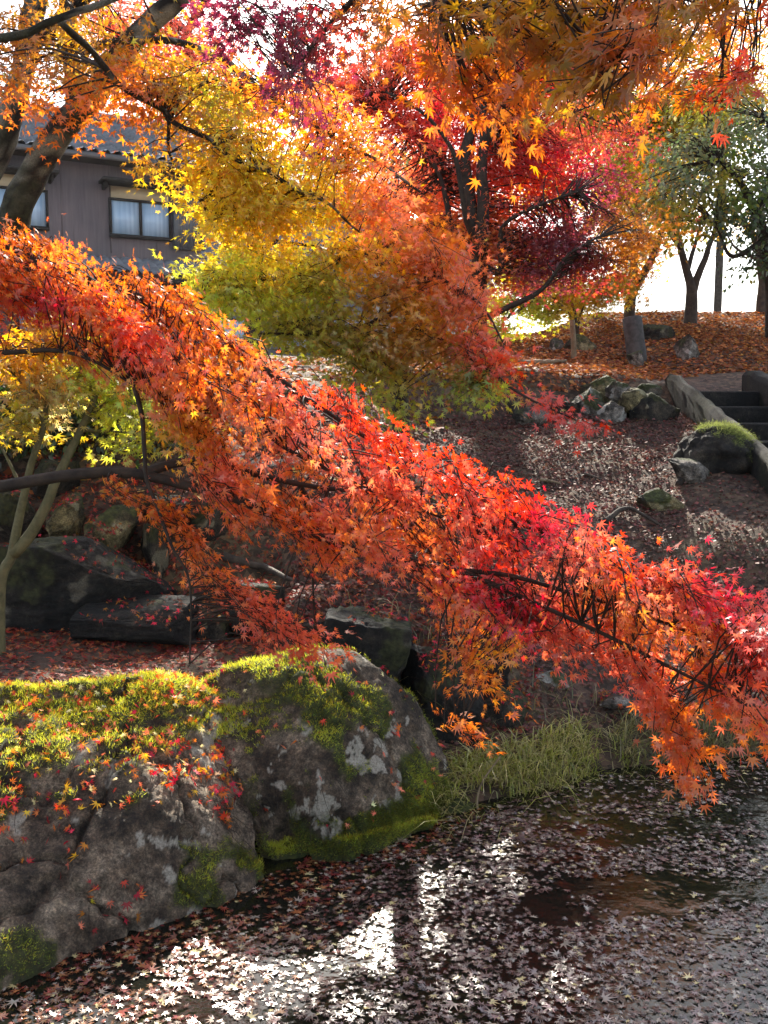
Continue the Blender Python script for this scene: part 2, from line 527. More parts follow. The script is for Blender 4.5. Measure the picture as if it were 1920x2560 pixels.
def loft(sections, nu, nv, seed, amp, fine=.02):
    """sections: list of equally long lists of world points -> dense grid"""
    S = np.array(sections, float)
    A = np.stack([catmull(s, nv) for s in S])
    B = np.stack([catmull(A[:, k], nu) for k in range(nv)], 1)
    gu, gv = np.gradient(B, axis=0), np.gradient(B, axis=1)
    nr = nrm(np.cross(gu, gv))
    flat = B.reshape(-1, 3)
    big = np.abs(fbm(flat, 3.0, 4, seed) - .5) * 2
    d = (fbm(flat, 2.2, 4, seed + 1) - .5) * amp + (fbm(flat, 14, 4, seed + 2, .6) - .5) * fine - np.exp(-(big / .05) ** 2) * amp * .25
    sg = 1.0 if nr[..., 1].mean() < 0 else -1.0
    nr = nr * sg
    V = flat + nr.reshape(-1, 3) * d[:, None]
    i, j = np.meshgrid(np.arange(nu - 1), np.arange(nv - 1), indexing='ij')
    q = np.stack([i * nv + j, (i + 1) * nv + j, (i + 1) * nv + j + 1, i * nv + j + 1], -1).reshape(-1, 4)
    G = V.reshape(nu, nv, 3)
    n2 = sg * nrm(np.cross(np.gradient(G, axis=0), np.gradient(G, axis=1))).reshape(-1, 3)
    return V, (q if sg > 0 else q[:, ::-1]), n2

# leaf templates ---------------------------------------------------------------
def leaf_template(kind):
    if kind == 'oval':
        v = [(0, 0), (.26, .3), (.28, .6), (0, 1), (-.28, .6), (-.26, .3)]
        f = [(0, 1, 2), (0, 2, 3), (0, 3, 4), (0, 4, 5)]
        v = np.array(v)
        t = np.array([0, .4, .6, 1, .6, .4])
        return np.column_stack([v, np.zeros(len(v))]), np.array(f), t
    if kind == 'blade':
        v = np.array([(-.07, 0), (.09, .02), (.06, .6), (0, 1.1), (-.05, .55)])
        return np.column_stack([v, np.zeros(5)]), np.array([(0, 1, 2), (0, 2, 4), (4, 2, 3)]), np.array([0, 0, .5, 1, .5])
    if kind == 'quad':
        v = np.array([(0, 0), (.42, .55), (0, 1), (-.38, .5)])
        return np.column_stack([v, np.zeros(4)]), np.array([(0, 1, 2), (0, 2, 3)]), np.array([0, .5, 1, .5])
    if kind == 'maple5':
        ang, ln, shoulder = [-98, -50, 0, 50, 98], [.55, .85, 1, .85, .55], False
    else:
        ang, ln, shoulder = [-118, -77, -38, 0, 38, 77, 118], [.42, .75, .95, 1.02, .95, .75, .42], kind == 'maple7'
    v, t = [(0, 0)], [0.0]
    for k, (a, l) in enumerate(zip(ang, ln)):
        if k:
            am = R((ang[k - 1] + a) / 2)
            rs = .27 if shoulder else .30
            v.append((rs * math.sin(am), rs * math.cos(am))); t.append(.3)
        if shoulder:
            v.append((.56 * l * math.sin(R(a - 9.5)), .56 * l * math.cos(R(a - 9.5)))); t.append(.6)
        v.append((l * math.sin(R(a)), l * math.cos(R(a)))); t.append(1.0)
        if shoulder:
            v.append((.56 * l * math.sin(R(a + 9.5)), .56 * l * math.cos(R(a + 9.5)))); t.append(.6)
    n = len(v)
    f = [(0, k + 1, k) for k in range(1, n - 1)]
    v = np.array(v) * .62
    return np.column_stack([v, np.zeros(n)]), np.array(f), np.array(t)
TPL = {k: leaf_template(k) for k in ('oval', 'quad', 'blade', 'maple5', 'maple7s', 'maple7')}

def leaves_mesh(name, kind, pos, dr, nr, size, col, mat, rng, curl=.35, tipcol=None):
    T, F, tt = TPL[kind]
    n, k = len(pos), len(T)
    dr = nrm(dr)
    nr = nr - (nr * dr).sum(1, keepdims=True) * dr
    nr = nrm(nr)
    sd = np.cross(dr, nr)
    cu = (rng.uniform(-.3, 1, n) * curl)[:, None]
    fo = (rng.uniform(-.1, .55, n))[:, None] * curl * 1.3
    wx = rng.uniform(.82, 1.1, n)[:, None]
    x, y = T[None, :, 0] * wx, T[None, :, 1]
    z = -cu * (x ** 2 + y ** 2) * 1.3 + fo * np.abs(x)
    z = z + (rng.random((n, k)) - .5) * .10 * tt[None]
    V = pos[:, None] + size[:, None, None] * (x[..., None] * sd[:, None] + y[..., None] * dr[:, None] + z[..., None] * nr[:, None])
    FF = (F[None] + (np.arange(n) * k)[:, None, None]).reshape(-1, 3)
    C = col[:, None] * (1 + (tt[None, :, None] - .5) * np.array([.10, -.28, -.2])[None, None])
    return new_mesh(name, V.reshape(-1, 3), FF, mat, False, np.clip(C, .002, .95).reshape(-1, 3))

# colours (real-world leaf colours, linear)
C = dict(orange=(.86, .235, .042), dorange=(.70, .17, .03), brown=(.42, .15, .022), red=(.84, .07, .03), coral=(.90, .19, .10), crimson=(.62, .025, .055),
         pink=(.80, .16, .14), yellow=(.90, .60, .05), gold=(.88, .44, .035), ochre=(.48, .25, .025), olive=(.40, .34, .035), ygreen=(.56, .58, .06),
         green=(.16, .24, .03), dgreen=(.05, .085, .03), maroon=(.17, .018, .045), purple=(.36, .035, .085), dred=(.34, .03, .03), dpurple=(.27, .05, .07), grey=(.15, .18, .08),
         lgrey=(.24, .27, .14), pale=(.75, .62, .30))

def colour_of(pos, ctrl, rng, jit=.16, mix=26000.0):
    """leaf colour from the colour of the bough it grows on; ctrl: (px, py, colour name)"""
    px, py = proj(pos)
    ctrl = ctrl if len(ctrl) > 1 else ctrl * 2
    cp = np.array([(c[0], c[1]) for c in ctrl], float)
    cc = np.array([C[c[2]] for c in ctrl])
    n = len(pos)
    d = (px[:, None] - cp[None, :, 0]) ** 2 + (py[:, None] - cp[None, :, 1]) ** 2
    noise = (fbm(pos, 2.2, 3, 77)[:, None] - .5) * 1.0
    w = 1 / (d + 1200)
    w = w * np.exp(rng.gumbel(size=w.shape) * .45)
    k = np.argmax(w, 1)
    s = np.argsort(-w, 1)[:, 1]
    f = rng.uniform(0, .45, n)[:, None]
    col = cc[k] * (1 - f) + cc[s] * f
    col = col * (1 + rng.normal(0, jit, (n, 1))) * (1 + rng.normal(0, jit * .5, (n, 3)))
    return np.clip(col, .004, .92)

# openings in the canopy that let sun through to the patches the photograph shows lit ---------------
# ellipses on the level z = 0.3 reached along the sun's direction: (x, y, rx, ry, share of leaves missing)
GAPS = []
def open_to_sun(pos, rng, far=1.0):
    k = (pos[:, 2] - .3) / SUN[2]
    q = pos - SUN[None] * k[:, None]
    keep = np.ones(len(pos))
    for gi, (x, y, rx, ry, s) in enumerate(GAPS):
        s = s * far if gi == 1 else s
        d = np.hypot((q[:, 0] - x) / rx, (q[:, 1] - y) / ry)
        wob = fbm(np.stack([q[:, 0], q[:, 1], q[:, 0] * 0], 1), 2.2, 3, 31) - .5
        keep *= 1 - s * (1 - sstep(d + wob * .9, .75, 1.1))
    return rng.random(len(pos)) < keep

class Tree:
    def __init__(s, name, label, cat, base, bark, seed, leafmat=None, kind='maple5', ctrl=None, gaps=True, dens=1.8, far=.35, lat=.36, jit=.35):
        s.far, s.lat, s.jit = far, lat, jit
        s.dens = dens
        s.name, s.label, s.cat, s.base = name, label, cat, np.asarray(base, float)
        s.bark, s.rng, s.leafmat, s.kind, s.ctrl, s.gaps = bark, np.random.default_rng(seed), leafmat or LEAF, kind, ctrl, gaps
        s.limbs, s.skel, s.skr, s.P, s.D, s.N, s.S, s.spr = [], [], [], [], [], [], [], []
        s.seed = seed
    def limb(s, pts, r0, r1, wob=1.0, world=False, n=None, skel=True):
        W = np.array(pts, float) if world else np.array([P(*p) for p in pts])
        ln = np.linalg.norm(np.diff(W, axis=0), axis=1).sum()
        n = n or int(np.clip(ln / max(r0 * 1.4, .05), 8, 60))
        Q = catmull(W, n)
        t = np.linspace(0, 1, n)
        w = np.stack([fbm(Q + 50 * k + s.seed, 2.5 / max(ln, .4) * 2, 3, s.seed + k) - .5 for k in range(3)], 1)
        Q = Q + w * wob * np.minimum(ln * .04, r0 * 1.6) * np.sin(np.pi * np.clip(t * 1.05, 0, 1))[:, None]
        r = r0 * (1 - t) + r1 * t
        s.limbs.append((Q, r))
        if skel:
            s.skel.append(Q[1:]); s.skr.append(r[1:])
        return Q
    def sprays(s, c, d, up, r, n, size):
        """c, d, up (k,3) centre, direction, leaf-plane normal; n leaves per spray"""
        rng = s.rng
        k = len(c)
        s.spr.append((c - d * (r[:, None] * .5), c + d * (r[:, None] * .5)))
        d = nrm(d); sd = nrm(np.cross(d, up)); up = np.cross(sd, d)
        u = rng.uniform(-.75, 1, (k, n)); v = rng.normal(0, s.lat, (k, n)) * (1.05 - .35 * u); w = rng.normal(0, .09, (k, n)) - .22 * u * u
        pos = c[:, None] + r[:, None, None] * (u[..., None] * d[:, None] + v[..., None] * sd[:, None] + w[..., None] * up[:, None])
        ld = d[:, None] + sd[:, None] * (v * 1.5)[..., None] + rng.normal(0, s.jit, (k, n, 3)) + np.array([0, 0, -.35])
        ln = up[:, None] + rng.normal(0, .38, (k, n, 3))
        s.P.append(pos.reshape(-1, 3)); s.D.append(ld.reshape(-1, 3)); s.N.append(ln.reshape(-1, 3))
        s.S.append((size * rng.lognormal(0, .2, (k, n))).ravel())
    def blob(s, px, py, Y, rx, ry, rd, k, n=14, r=.3, size=.06, ang=0, out=None, up=(0, .6, .8), droop=-.25, hollow=.25):
        """leafy bough: ellipsoid, rx/ry in photograph pixels at distance Y, rd metres of depth"""
        rng = s.rng
        k = int(k * s.dens)
        rx, ry = max(12, rx - .55 * r / mpp(Y)), max(8, ry - .45 * r / mpp(Y))
        c0 = P(px, py, Y)
        g = nrm(rng.normal(size=(k, 3))) * (rng.uniform(hollow ** 3, 1, (k, 1)) ** (1 / 2.4))
        a = R(ang)
        ax = np.array([math.cos(a), 0, -math.sin(a)]); az = np.array([math.sin(a), 0, math.cos(a)])
        off = g[:, :1] * ax * rx * mpp(Y) + g[:, 1:2] * np.array([0, 1, 0]) * rd + g[:, 2:] * az * ry * mpp(Y)
        c = c0 + off
        d = nrm(off + 1e-4) * .8 + rng.normal(0, .5, (k, 3)) * np.array([1, 1, .35])
        if out is not None:
            d = d * .6 + np.asarray(out, float)
        d[:, 2] = d[:, 2] * .5 + droop
        u = np.asarray(up, float) + rng.normal(0, .28, (k, 3))
        s.sprays(c, nrm(d), nrm(u), r * rng.uniform(.7, 1.35, k), n, size)
    def spine(s, pts, hw, k, n=14, r=.2, size=.06, up=(.25, -.45, .8), thick=.12, droop=-.2):
        """sprays strung along a bough (pts in pixels and distance); hw half-width in pixels"""
        rng = s.rng
        W = catmull(np.array([P(*p) for p in pts]), 200)
        k0 = k = int(k * s.dens)
        k = int(k * 2.2)
        Y = W[:, 1]
        T = nrm(np.gradient(W, axis=0))
        t = rng.integers(0, 200, k)
        hwv = np.interp(t / 199, np.linspace(0, 1, len(hw)), hw) if np.ndim(hw) else np.full(k, hw)
        sd = nrm(np.cross(T[t], np.array([0, 1, 0])))
        hwv = np.maximum(6, hwv - .35 * r / mpp(Y[t]))
        o = np.clip(rng.normal(0, .6, k), -1.1, 1.1)
        c = W[t] + sd * (o * hwv * mpp(Y[t]))[:, None] + np.array([0, 1, 0]) * (rng.normal(0, thick, k) + .05)[:, None]
        kp = np.argsort(fbm(c, 6.0, 3, s.seed + 9) + rng.normal(0, .045, k))[k - k0:]
        c, t, o, sd, k = c[kp], t[kp], o[kp], sd[kp], k0
        d = T[t] + sd * (o * .55)[:, None] + rng.normal(0, .3, (k, 3))
        d[:, 2] += droop
        u = np.asarray(up, float) + rng.normal(0, .22, (k, 3))
        s.sprays(c, nrm(d), nrm(u), r * rng.uniform(.65, 1.4, k), n, size)
    def build(s, trunk_attr=False, twig_r=.006, twig_share=1.0):
        rng = s.rng
        root = thing(s.name, s.label, s.cat, s.base)
        s.root = root
        mb = MB()
        for Q, r in s.limbs:
            mb.tube(Q, r, 12 if r[0] > .06 else 7)
        V = np.vstack(mb.v)
        if trunk_attr:
            p = V
            li = sstep(fbm(p, 16, 4, s.seed + 5) + (fbm(p, 3, 3, s.seed + 6) - .5) * .5, .50, .55)
            mo = sstep(fbm(p, 5, 4, s.seed + 8), .52, .62) * .8
            V2 = V + (fbm(p, 12, 5, s.seed)[:, None] - .5) * .05 * nrm(np.array([[1, 1, .2]]))
            me = new_mesh('trunk', V2, [np.vstack(mb.q), np.vstack(mb.t)], s.bark, True, None, {'moss': mo, 'lichen': li})
            link('trunk', me, root)
        else:
            link('trunk', new_mesh('trunk', V, [np.vstack(mb.q), np.vstack(mb.t)], s.bark, True), root)
        if not s.P:
            return root
        pos, dr, nr, sz = map(np.concatenate, (s.P, s.D, s.N, s.S))
        if s.gaps:
            kp = open_to_sun(pos, rng, s.far)
            pos, dr, nr, sz = pos[kp], dr[kp], nr[kp], sz[kp]
        col = colour_of(pos, s.ctrl, rng)
        # twigs from the limbs to each spray
        sk = np.vstack(s.skel)
        skr = np.concatenate(s.skr)
        tw = MB()
        for A, B in s.spr:
            ok = open_to_sun((A + B) / 2, rng, s.far) if s.gaps else np.ones(len(A), bool)
            for a, b, o_ in zip(A, B, ok):
                if rng.random() > twig_share or not o_:
                    continue
                d2 = np.linalg.norm(sk - a, axis=1) + rng.random(len(sk)) * .05
                kk = int(np.argmin(d2))
                st = sk[kk]
                L = np.linalg.norm(a - st)
                if L > 2.2 or L < .02:
                    st = a + (a - b) * .5
                    L = np.linalg.norm(a - st) + .02
                m1 = st * .5 + a * .5 + rng.normal(0, .07, 3) * L + np.array([0, 0, .06 * L])
                rr = min(twig_r * (.5 + L), .6 * skr[kk] + .001)
                tw.tube(catmull([st, m1, a, b], 7), np.linspace(rr, .0012, 7), 4, False)
        if tw.v:
            tw.build('twigs', s.bark if not trunk_attr else BARK_DARK, root, True)
        link('crown', leaves_mesh('crown', s.kind, pos, dr, nr, sz, col, s.leafmat, rng), root)
        print(s.name, 'leaves', len(pos))
        return root


# ------------------------------------------------------------------ boulders at the water's edge
def below(p, dz):
    q = np.array(p); q[2] = dz
    return q

def boulder(name, label, secs, seed, moss_fn, lich, amp, nu=280, nv=200):
    S = []
    for s in secs:
        w = [P(*p) for p in s]
        back = w[0] + np.array([0, .22, 0]); back[2] -= .35
        S.append([below(back, -.1), back] + w + [below(w[-1] + np.array([.02, .06, 0]), -.35)])
    V, q, n = loft(S, nu, nv, seed, amp, .05)
    mo = moss_fn(V, n)
    li = sstep(fbm(V, 9, 5, seed + 70, .6) * .6 + fbm(V, 2.5, 3, seed + 71) * .4, .70 - .2 * lich, .715 - .2 * lich)
    V = V + n * (mo * .012 * fbm(V, 60, 2, seed + 9))[:, None]
    me = new_mesh('stone', V, q, STONE_BIG, True, None, {'moss': mo, 'lichen': li})
    c = V.mean(0); c[2] = 0
    root = thing(name, label, 'boulder', c)
    link('stone', me, root)
    # moss: short shoots standing on the mossy patches
    rng = np.random.default_rng(seed)
    w = np.where(V[:, 2] > .02, mo, 0) ** 2
    k = rng.choice(len(V), 80000, p=w / w.sum())
    t = 3
    pos = V[k] + rng.normal(0, .007, (len(k), 3))
    nn = n[k]
    d = nn + rng.normal(0, .55, (len(k), 3)) + np.array([0, 0, .15])
    cm = np.array([.20, .21, .03]) * rng.lognormal(0, .35, (len(k), 1)) * (1 + rng.normal(0, .12, (len(k), 3)))
    g = fbm(pos, 5, 3, seed + 2)[:, None]
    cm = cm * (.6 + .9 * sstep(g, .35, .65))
    me = leaves_mesh('moss', 'blade', pos, d, rng.normal(size=(len(k), 3)), rng.uniform(.007, .014, len(k)) * (1 + .5 * sstep(nn[:, 2], .7, .95)), np.clip(cm * (1 + (np.array([[2.0, 1.6, .8]]) * sstep(nn[:, 2], .65, .9)[:, None])), .005, .6), MOSS, rng)  # upward-facing shoots paler: sunlight on the top painted into their colour
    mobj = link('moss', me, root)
    mobj['kind'] = 'stuff'
    # rootlets and dead stems hanging over the face
    f = fbm(V, 3.0, 3, 61)
    w = sstep(f, .48, .60) * (V[:, 2] > .12) * (n[:, 2] < .75)
    rt = MB()
    for kk in rng.choice(len(V), 150, p=w / w.sum()):
        L_ = rng.uniform(.05, .16)
        tdir = np.array([rng.normal(0, .4), 0, -1.0])
        tdir = nrm(tdir - n[kk] * (tdir @ n[kk]))
        a = V[kk] + n[kk] * .004
        rt.tube(catmull([a, a + tdir * L_ * .5 + n[kk] * rng.uniform(.01, .03), a + tdir * L_ + n[kk] * rng.uniform(-.01, .02) + np.array([rng.normal(0, .02), 0, 0])], 6), np.linspace(.0016, .0007, 6), 3, False)
    o_ = rt.build('rootlets', BARK_BROWN, root, True)
    o_['kind'] = 'stuff'
    return V, n, mo

def moss_left(V, n):
    top = sstep(n[:, 2], .55, .85) * sstep(V[:, 2], .45, .53)
    f = fbm(V, 4.0, 4, 41)
    return np.clip(top * sstep(f, .18, .34) + sstep(f - .05 * V[:, 2], .545, .61) * .9, 0, 1)

def moss_right(V, n):
    f = fbm(V * np.array([1, 1, .75]), 4.2, 4, 47)
    crest = sstep(n[:, 2], .72, .92) * sstep(f, .34, .46)
    band = sstep(V[:, 0], -.75, -.35)
    return np.clip(crest + band * sstep(f, .46, .54), 0, 1)

secL = [
    [(-980, 1790, 3.75), (-960, 1840, 3.6), (-950, 1960, 3.3), (-950, 2120, 3.05), (-950, 2360, 2.8), (-950, 2640, 2.6)],
    [(-560, 1760, 4.0), (-540, 1810, 3.85), (-540, 1930, 3.55), (-540, 2080, 3.3), (-540, 2320, 3.05), (-540, 2600, 2.8)],
    [(-260, 1745, 4.25), (-260, 1800, 4.05), (-260, 1910, 3.75), (-260, 2050, 3.5), (-260, 2300, 3.2), (-260, 2560, 2.95)],
    [(-20, 1725, 4.5), (-10, 1775, 4.3), (0, 1885, 3.95), (0, 2050, 3.65), (0, 2250, 3.4), (0, 2470, 3.17)],
    [(200, 1710, 4.5), (190, 1765, 4.35), (185, 1880, 4.0), (210, 2030, 3.72), (230, 2220, 3.5), (230, 2390, 3.4)],
    [(370, 1700, 4.55), (365, 1760, 4.35), (360, 1870, 4.08), (400, 2000, 3.85), (420, 2160, 3.68), (440, 2300, 3.6)],
    [(480, 1708, 4.66), (482, 1790, 4.42), (490, 1890, 4.2), (530, 2010, 4.0), (555, 2120, 3.85), (575, 2235, 3.74)],
    [(575, 1780, 4.62), (592, 1880, 4.42), (612, 1985, 4.22), (635, 2080, 4.08), (650, 2140, 4.0), (665, 2190, 3.93)],
]
BLV, BLN, BLM = boulder('boulder', 'long low granite boulder at the pond edge with a sunlit mossy flat top', secL, 11, moss_left, .45, .15)
secR = [
    [(455, 1735, 4.7), (470, 1800, 4.5), (520, 1880, 4.35), (570, 1960, 4.25), (620, 2060, 4.18), (650, 2170, 4.1)],
    [(540, 1690, 4.78), (550, 1760, 4.55), (580, 1860, 4.33), (610, 1960, 4.2), (650, 2060, 4.15), (690, 2165, 4.08)],
    [(660, 1652, 4.8), (665, 1735, 4.5), (680, 1850, 4.3), (700, 1980, 4.18), (720, 2080, 4.18), (740, 2158, 4.1)],
    [(815, 1625, 4.85), (810, 1720, 4.5), (800, 1850, 4.27), (800, 1990, 4.13), (815, 2090, 4.08), (835, 2150, 4.07)],
    [(930, 1662, 4.85), (925, 1775, 4.5), (910, 1890, 4.32), (900, 2010, 4.2), (905, 2080, 4.15), (915, 2118, 4.14)],
    [(1030, 1750, 4.85), (1020, 1850, 4.6), (1000, 1935, 4.42), (990, 2015, 4.32), (985, 2060, 4.28), (985, 2098, 4.26)],
    [(1085, 1850, 4.85), (1075, 1930, 4.65), (1062, 1980, 4.52), (1050, 2020, 4.45), (1045, 2050, 4.4), (1045, 2075, 4.37)],
    [(1120, 1960, 4.8), (1110, 2000, 4.68), (1100, 2025, 4.6), (1090, 2040, 4.52), (1088, 2055, 4.48), (1085, 2066, 4.43)],
]
BRV, BRN, BRM = boulder('boulder', 'tall domed grey boulder with dark moss patches and white lichen, beside the grass bank', secR, 23, moss_right, .6, .16)

def stone_at(label, px, py, w, h, Y=None, dep=None, mat=STONE_DARK, seed=1, name='rock', cat='rock', group=None, **kw):
    """px,py centre and w,h size in photograph pixels; stands on the terrain below its bottom edge unless Y is given"""
    if Y is None:
        g = hit(px, py + h * .5)
        Y = float(g[1])
    W, H = w * mpp(Y), h * mpp(Y)
    D = dep or min(W, H * 1.6)
    c = P(px, py, Y + D * .35)
    c[2] -= H * .06
    return rock(name, label, cat, c, (W * 1.04, D, H * 1.15), mat, seed, group=group, **kw)

GW = 'stones of the old retaining bank'
stone_at('big dark boulder in shadow behind the leafy shelf, left of the long slab', 215, 1452, 470, 250, 5.85, .9, STONE_SHADED, 31, blocky=.97, rough=.12, cuts=5, group=GW, lichen=.25, tilt=R(-2))
stone_at('yellowish rounded stone set above the big dark boulder', 165, 1300, 112, 130, 6.35, .5, STONE_OCHRE, 32, blocky=.55, group=GW, lichen=.3)
stone_at('ochre rounded stone with a fern growing on its top corner', 285, 1322, 125, 120, 6.3, .5, STONE_OCHRE, 33, blocky=.5, group=GW, lichen=.35)
stone_at('long flat dark slab lying on the leafy shelf', 345, 1548, 310, 92, 5.55, .45, STONE_SHADED, 34, blocky=.93, cuts=4, rough=.13, group=GW, lichen=.1, moss=.1)
stone_at('flat brown stone lying below the long dark slab', 450, 1612, 150, 46, 5.75, .3, STONE_OCHRE, 35, blocky=.6, group=GW)
stone_at('pale stone at the left edge beside the big dark boulder', 22, 1525, 95, 130, 6.0, .4, STONE_OCHRE, 36, blocky=.4, group=GW, lichen=.6)
stone_at('mossy brown stone at the right end of the long dark slab', 552, 1590, 105, 115, 5.75, .4, STONE_DARK, 37, blocky=.5, group=GW, lichen=.3)
stone_at('narrow upright stone streaked grey, right of the big dark boulder', 395, 1370, 90, 190, 6.4, .5, STONE_DARK, 38, blocky=.5, group=GW, lichen=.5)
stone_at('pale stone under the orange sprays, topmost of the middle bank', 590, 1320, 80, 70, 6.9, .4, STONE_GREY, 39, group=GW, lichen=.4)
stone_at('dark round stone with a mossy cap above the two upright blocks', 780, 1520, 130, 110, 6.0, .5, STONE_DARK, 40, blocky=.45, group=GW, lichen=.45, moss=.35)
stone_at('left one of two upright dark blocks behind the domed boulder', 905, 1645, 225, 240, 5.15, .5, STONE_SHADED, 41, cuts=4, blocky=.95, rough=.13, tilt=R(-9), group=GW, lichen=.2, moss=.3)
stone_at('right one of two upright dark blocks behind the domed boulder', 1105, 1715, 215, 215, 5.15, .5, STONE_SHADED, 42, cuts=4, blocky=.95, rough=.13, tilt=R(-5), group=GW, lichen=.15, moss=.3)
stone_at('low dark stone between the mossy brown stone and the two upright blocks', 730, 1600, 190, 130, 5.4, .4, STONE_DARK, 141, blocky=.6, group=GW, lichen=.3, moss=.2)
stone_at('dark stone at the right end of the upright blocks above the grass', 1255, 1760, 150, 130, 5.3, .4, STONE_DARK, 142, blocky=.6, group=GW, lichen=.1, moss=.3)
stone_at('wide shadowed stone half hidden under the red sprays', 1050, 1505, 290, 150, 6.3, .7, STONE_DARK, 43, blocky=.6, group=GW, lichen=.3)
stone_at('small white stone among dry leaves under the orange tips', 1380, 1700, 110, 60, 5.7, .25, STONE_GREY, 44, blocky=.3, tilt=R(-25), group=GW, lichen=.9)
stone_at('white topped stone overhanging a dark hollow above the grass', 1530, 1752, 85, 36, 5.55, .25, STONE_GREY, 45, blocky=.5, group=GW, lichen=1.0)
stone_at('low black stone in the hollow above the grass bank', 1420, 1815, 330, 100, 5.6, .35, STONE_DARK, 46, blocky=.6, group=GW, lichen=0, moss=.2)
stone_at('dark stone in the bank at the right edge above the water', 1760, 1800, 280, 110, 5.75, .35, STONE_DARK, 47, blocky=.5, group=GW, lichen=.1, moss=.4)
stone_at('grey stone at the waterline right of the domed boulder', 1140, 2030, 130, 95, 4.6, .25, STONE_BIG, 48, blocky=.35, lichen=.2, moss=.35)
stone_at('low wet stone at the foot of the domed boulder', 985, 2095, 130, 70, 4.28, .2, STONE_BIG, 49, blocky=.35, lichen=.1, moss=.2)
stone_at('dark recessed stone in the cleft between the two big boulders', 690, 2090, 150, 180, 4.32, .25, STONE_DARK, 50, blocky=.4, lichen=.1, moss=.3)

stone_at('mossy stone leftmost in the upper tier above the big dark boulder', 40, 1290, 120, 150, 6.4, .5, STONE_DARK, 151, blocky=.5, group=GW, moss=.5)
stone_at('dark stone in the upper tier under the thick horizontal limb', 410, 1265, 130, 110, 6.6, .5, STONE_DARK, 152, blocky=.5, group=GW, moss=.3)
stone_at('dark stone of the upper tier deep behind the orange sprays', 540, 1300, 150, 130, 6.7, .5, STONE_DARK, 153, blocky=.5, group=GW, lichen=.4)
stone_at('pale lichened stone of the middle bank glimpsed below the lower limb', 720, 1330, 120, 90, 6.9, .4, STONE_GREY, 154, blocky=.5, group=GW, lichen=.5)
stone_at('mossy stone of the upper tier behind the crossing pale stems', 130, 1190, 130, 90, 6.9, .4, STONE_DARK, 155, blocky=.5, group=GW, moss=.6)
stone_at('brown rock showing through a gap in the red bough', 690, 1010, 150, 90, 8.4, .5, STONE_OCHRE, 156, blocky=.5, group=GW)
stone_at('broken dark block in the terrace left of the mossy capped round stone', 640, 1500, 170, 110, 5.75, .45, STONE_SHADED, 161, blocky=.9, cuts=5, rough=.14, group=GW, moss=.3)
stone_at('brown topped block behind the gap between the two upright dark blocks', 960, 1545, 170, 100, 5.7, .45, STONE_DARK, 162, blocky=.85, cuts=6, rough=.14, group=GW, moss=.4)
stone_at('narrow dark block standing at the right side of the terrace under the yellow tips', 1215, 1660, 110, 150, 5.45, .4, STONE_SHADED, 163, blocky=.9, cuts=5, rough=.14, group=GW, moss=.2)
GP = 'stones of the low wall below the terrace'
for a in [
    ('small pale stone at the left end of the wall top', 1400, 962, 50, 52, 11.2, STONE_GREY, 51, {}),
    ('flat topped stone second from the left on the wall top', 1440, 970, 66, 50, 11.0, STONE_GREY, 52, {}),
    ('mossy stone capping the middle of the wall', 1492, 975, 84, 66, 10.8, STONE_OCHRE, 53, dict(moss=.6)),
    ('tall brown stone below the mossy capstone', 1478, 1018, 78, 84, 10.4, STONE_GREY, 54, {}),
    ('pale grey leaning stone at the front of the wall', 1530, 1038, 78, 74, 10.1, STONE_GREY, 55, dict(lichen=.7, tilt=R(30))),
    ('tan upright stone in the right half of the wall', 1582, 1003, 66, 62, 10.3, STONE_OCHRE, 56, dict(lichen=.4, tilt=R(15))),
    ('squat grey stone between the mossy capstone and the tan stone', 1546, 985, 60, 52, 10.5, STONE_GREY, 57, {}),
    ('large dark grassy stone at the right end of the wall beside the steps', 1622, 1030, 120, 100, 10.2, STONE_DARK, 58, dict(moss=.5, lichen=.3)),
    ('brown block low at the left foot of the wall', 1330, 1042, 74, 58, 10.1, STONE_GREY, 59, {}),
    ('flat pale stone on top at the right end of the wall', 1612, 978, 66, 34, 10.7, STONE_GREY, 60, dict(lichen=.5)),
    ('half buried stone leftmost along the foot of the wall', 1285, 1030, 56, 46, 10.4, STONE_DARK, 61, {}),
    ('shadowed stone under the red sprig at the wall', 1420, 1020, 80, 70, 10.5, STONE_DARK, 62, {}),
    ('low stone at the far left of the wall under the green maple', 1225, 1010, 80, 56, 10.9, STONE_DARK, 64, {}),
]:
    stone_at(a[0], a[1], a[2], a[3] * 1.22, a[4] * 1.22, a[5], .36, a[6], a[7], group=GP, blocky=.35, **a[8])

stone_at('big tilted dark slab of rock on the slope below the mossy stump', 1730, 1176, 160, 66, None, .4, STONE_GREY, 71, blocky=.55, tilt=R(-22), lichen=.15, moss=.1)
stone_at('long low rock on the slope, nearer than the tilted slab', 1657, 1250, 150, 52, None, .3, STONE_OCHRE, 72, blocky=.45, tilt=R(-18), lichen=.2, moss=.3)
stone_at('upright grey rock on the leafy hill right of the dark drum', 1720, 868, 62, 62, None, .3, STONE_GREY, 73, blocky=.4, tilt=R(20))
stone_at('dark rock directly behind the dark drum on the hill', 1645, 838, 90, 56, 14.6, .4, STONE_DARK, 74, blocky=.5)
stone_at('broad tan rock behind the short wooden post', 1448, 868, 90, 66, 14.0, .4, STONE_OCHRE, 75, blocky=.4, lichen=.3)
stone_at('narrow pale rock left of the short wooden post', 1391, 868, 36, 48, 14.2, .3, STONE_GREY, 76, blocky=.4, lichen=.7)
stone_at('small stone at the foot of the dark drum', 1592, 895, 44, 46, 13.0, .2, STONE_GREY, 77, blocky=.3, tilt=R(30))

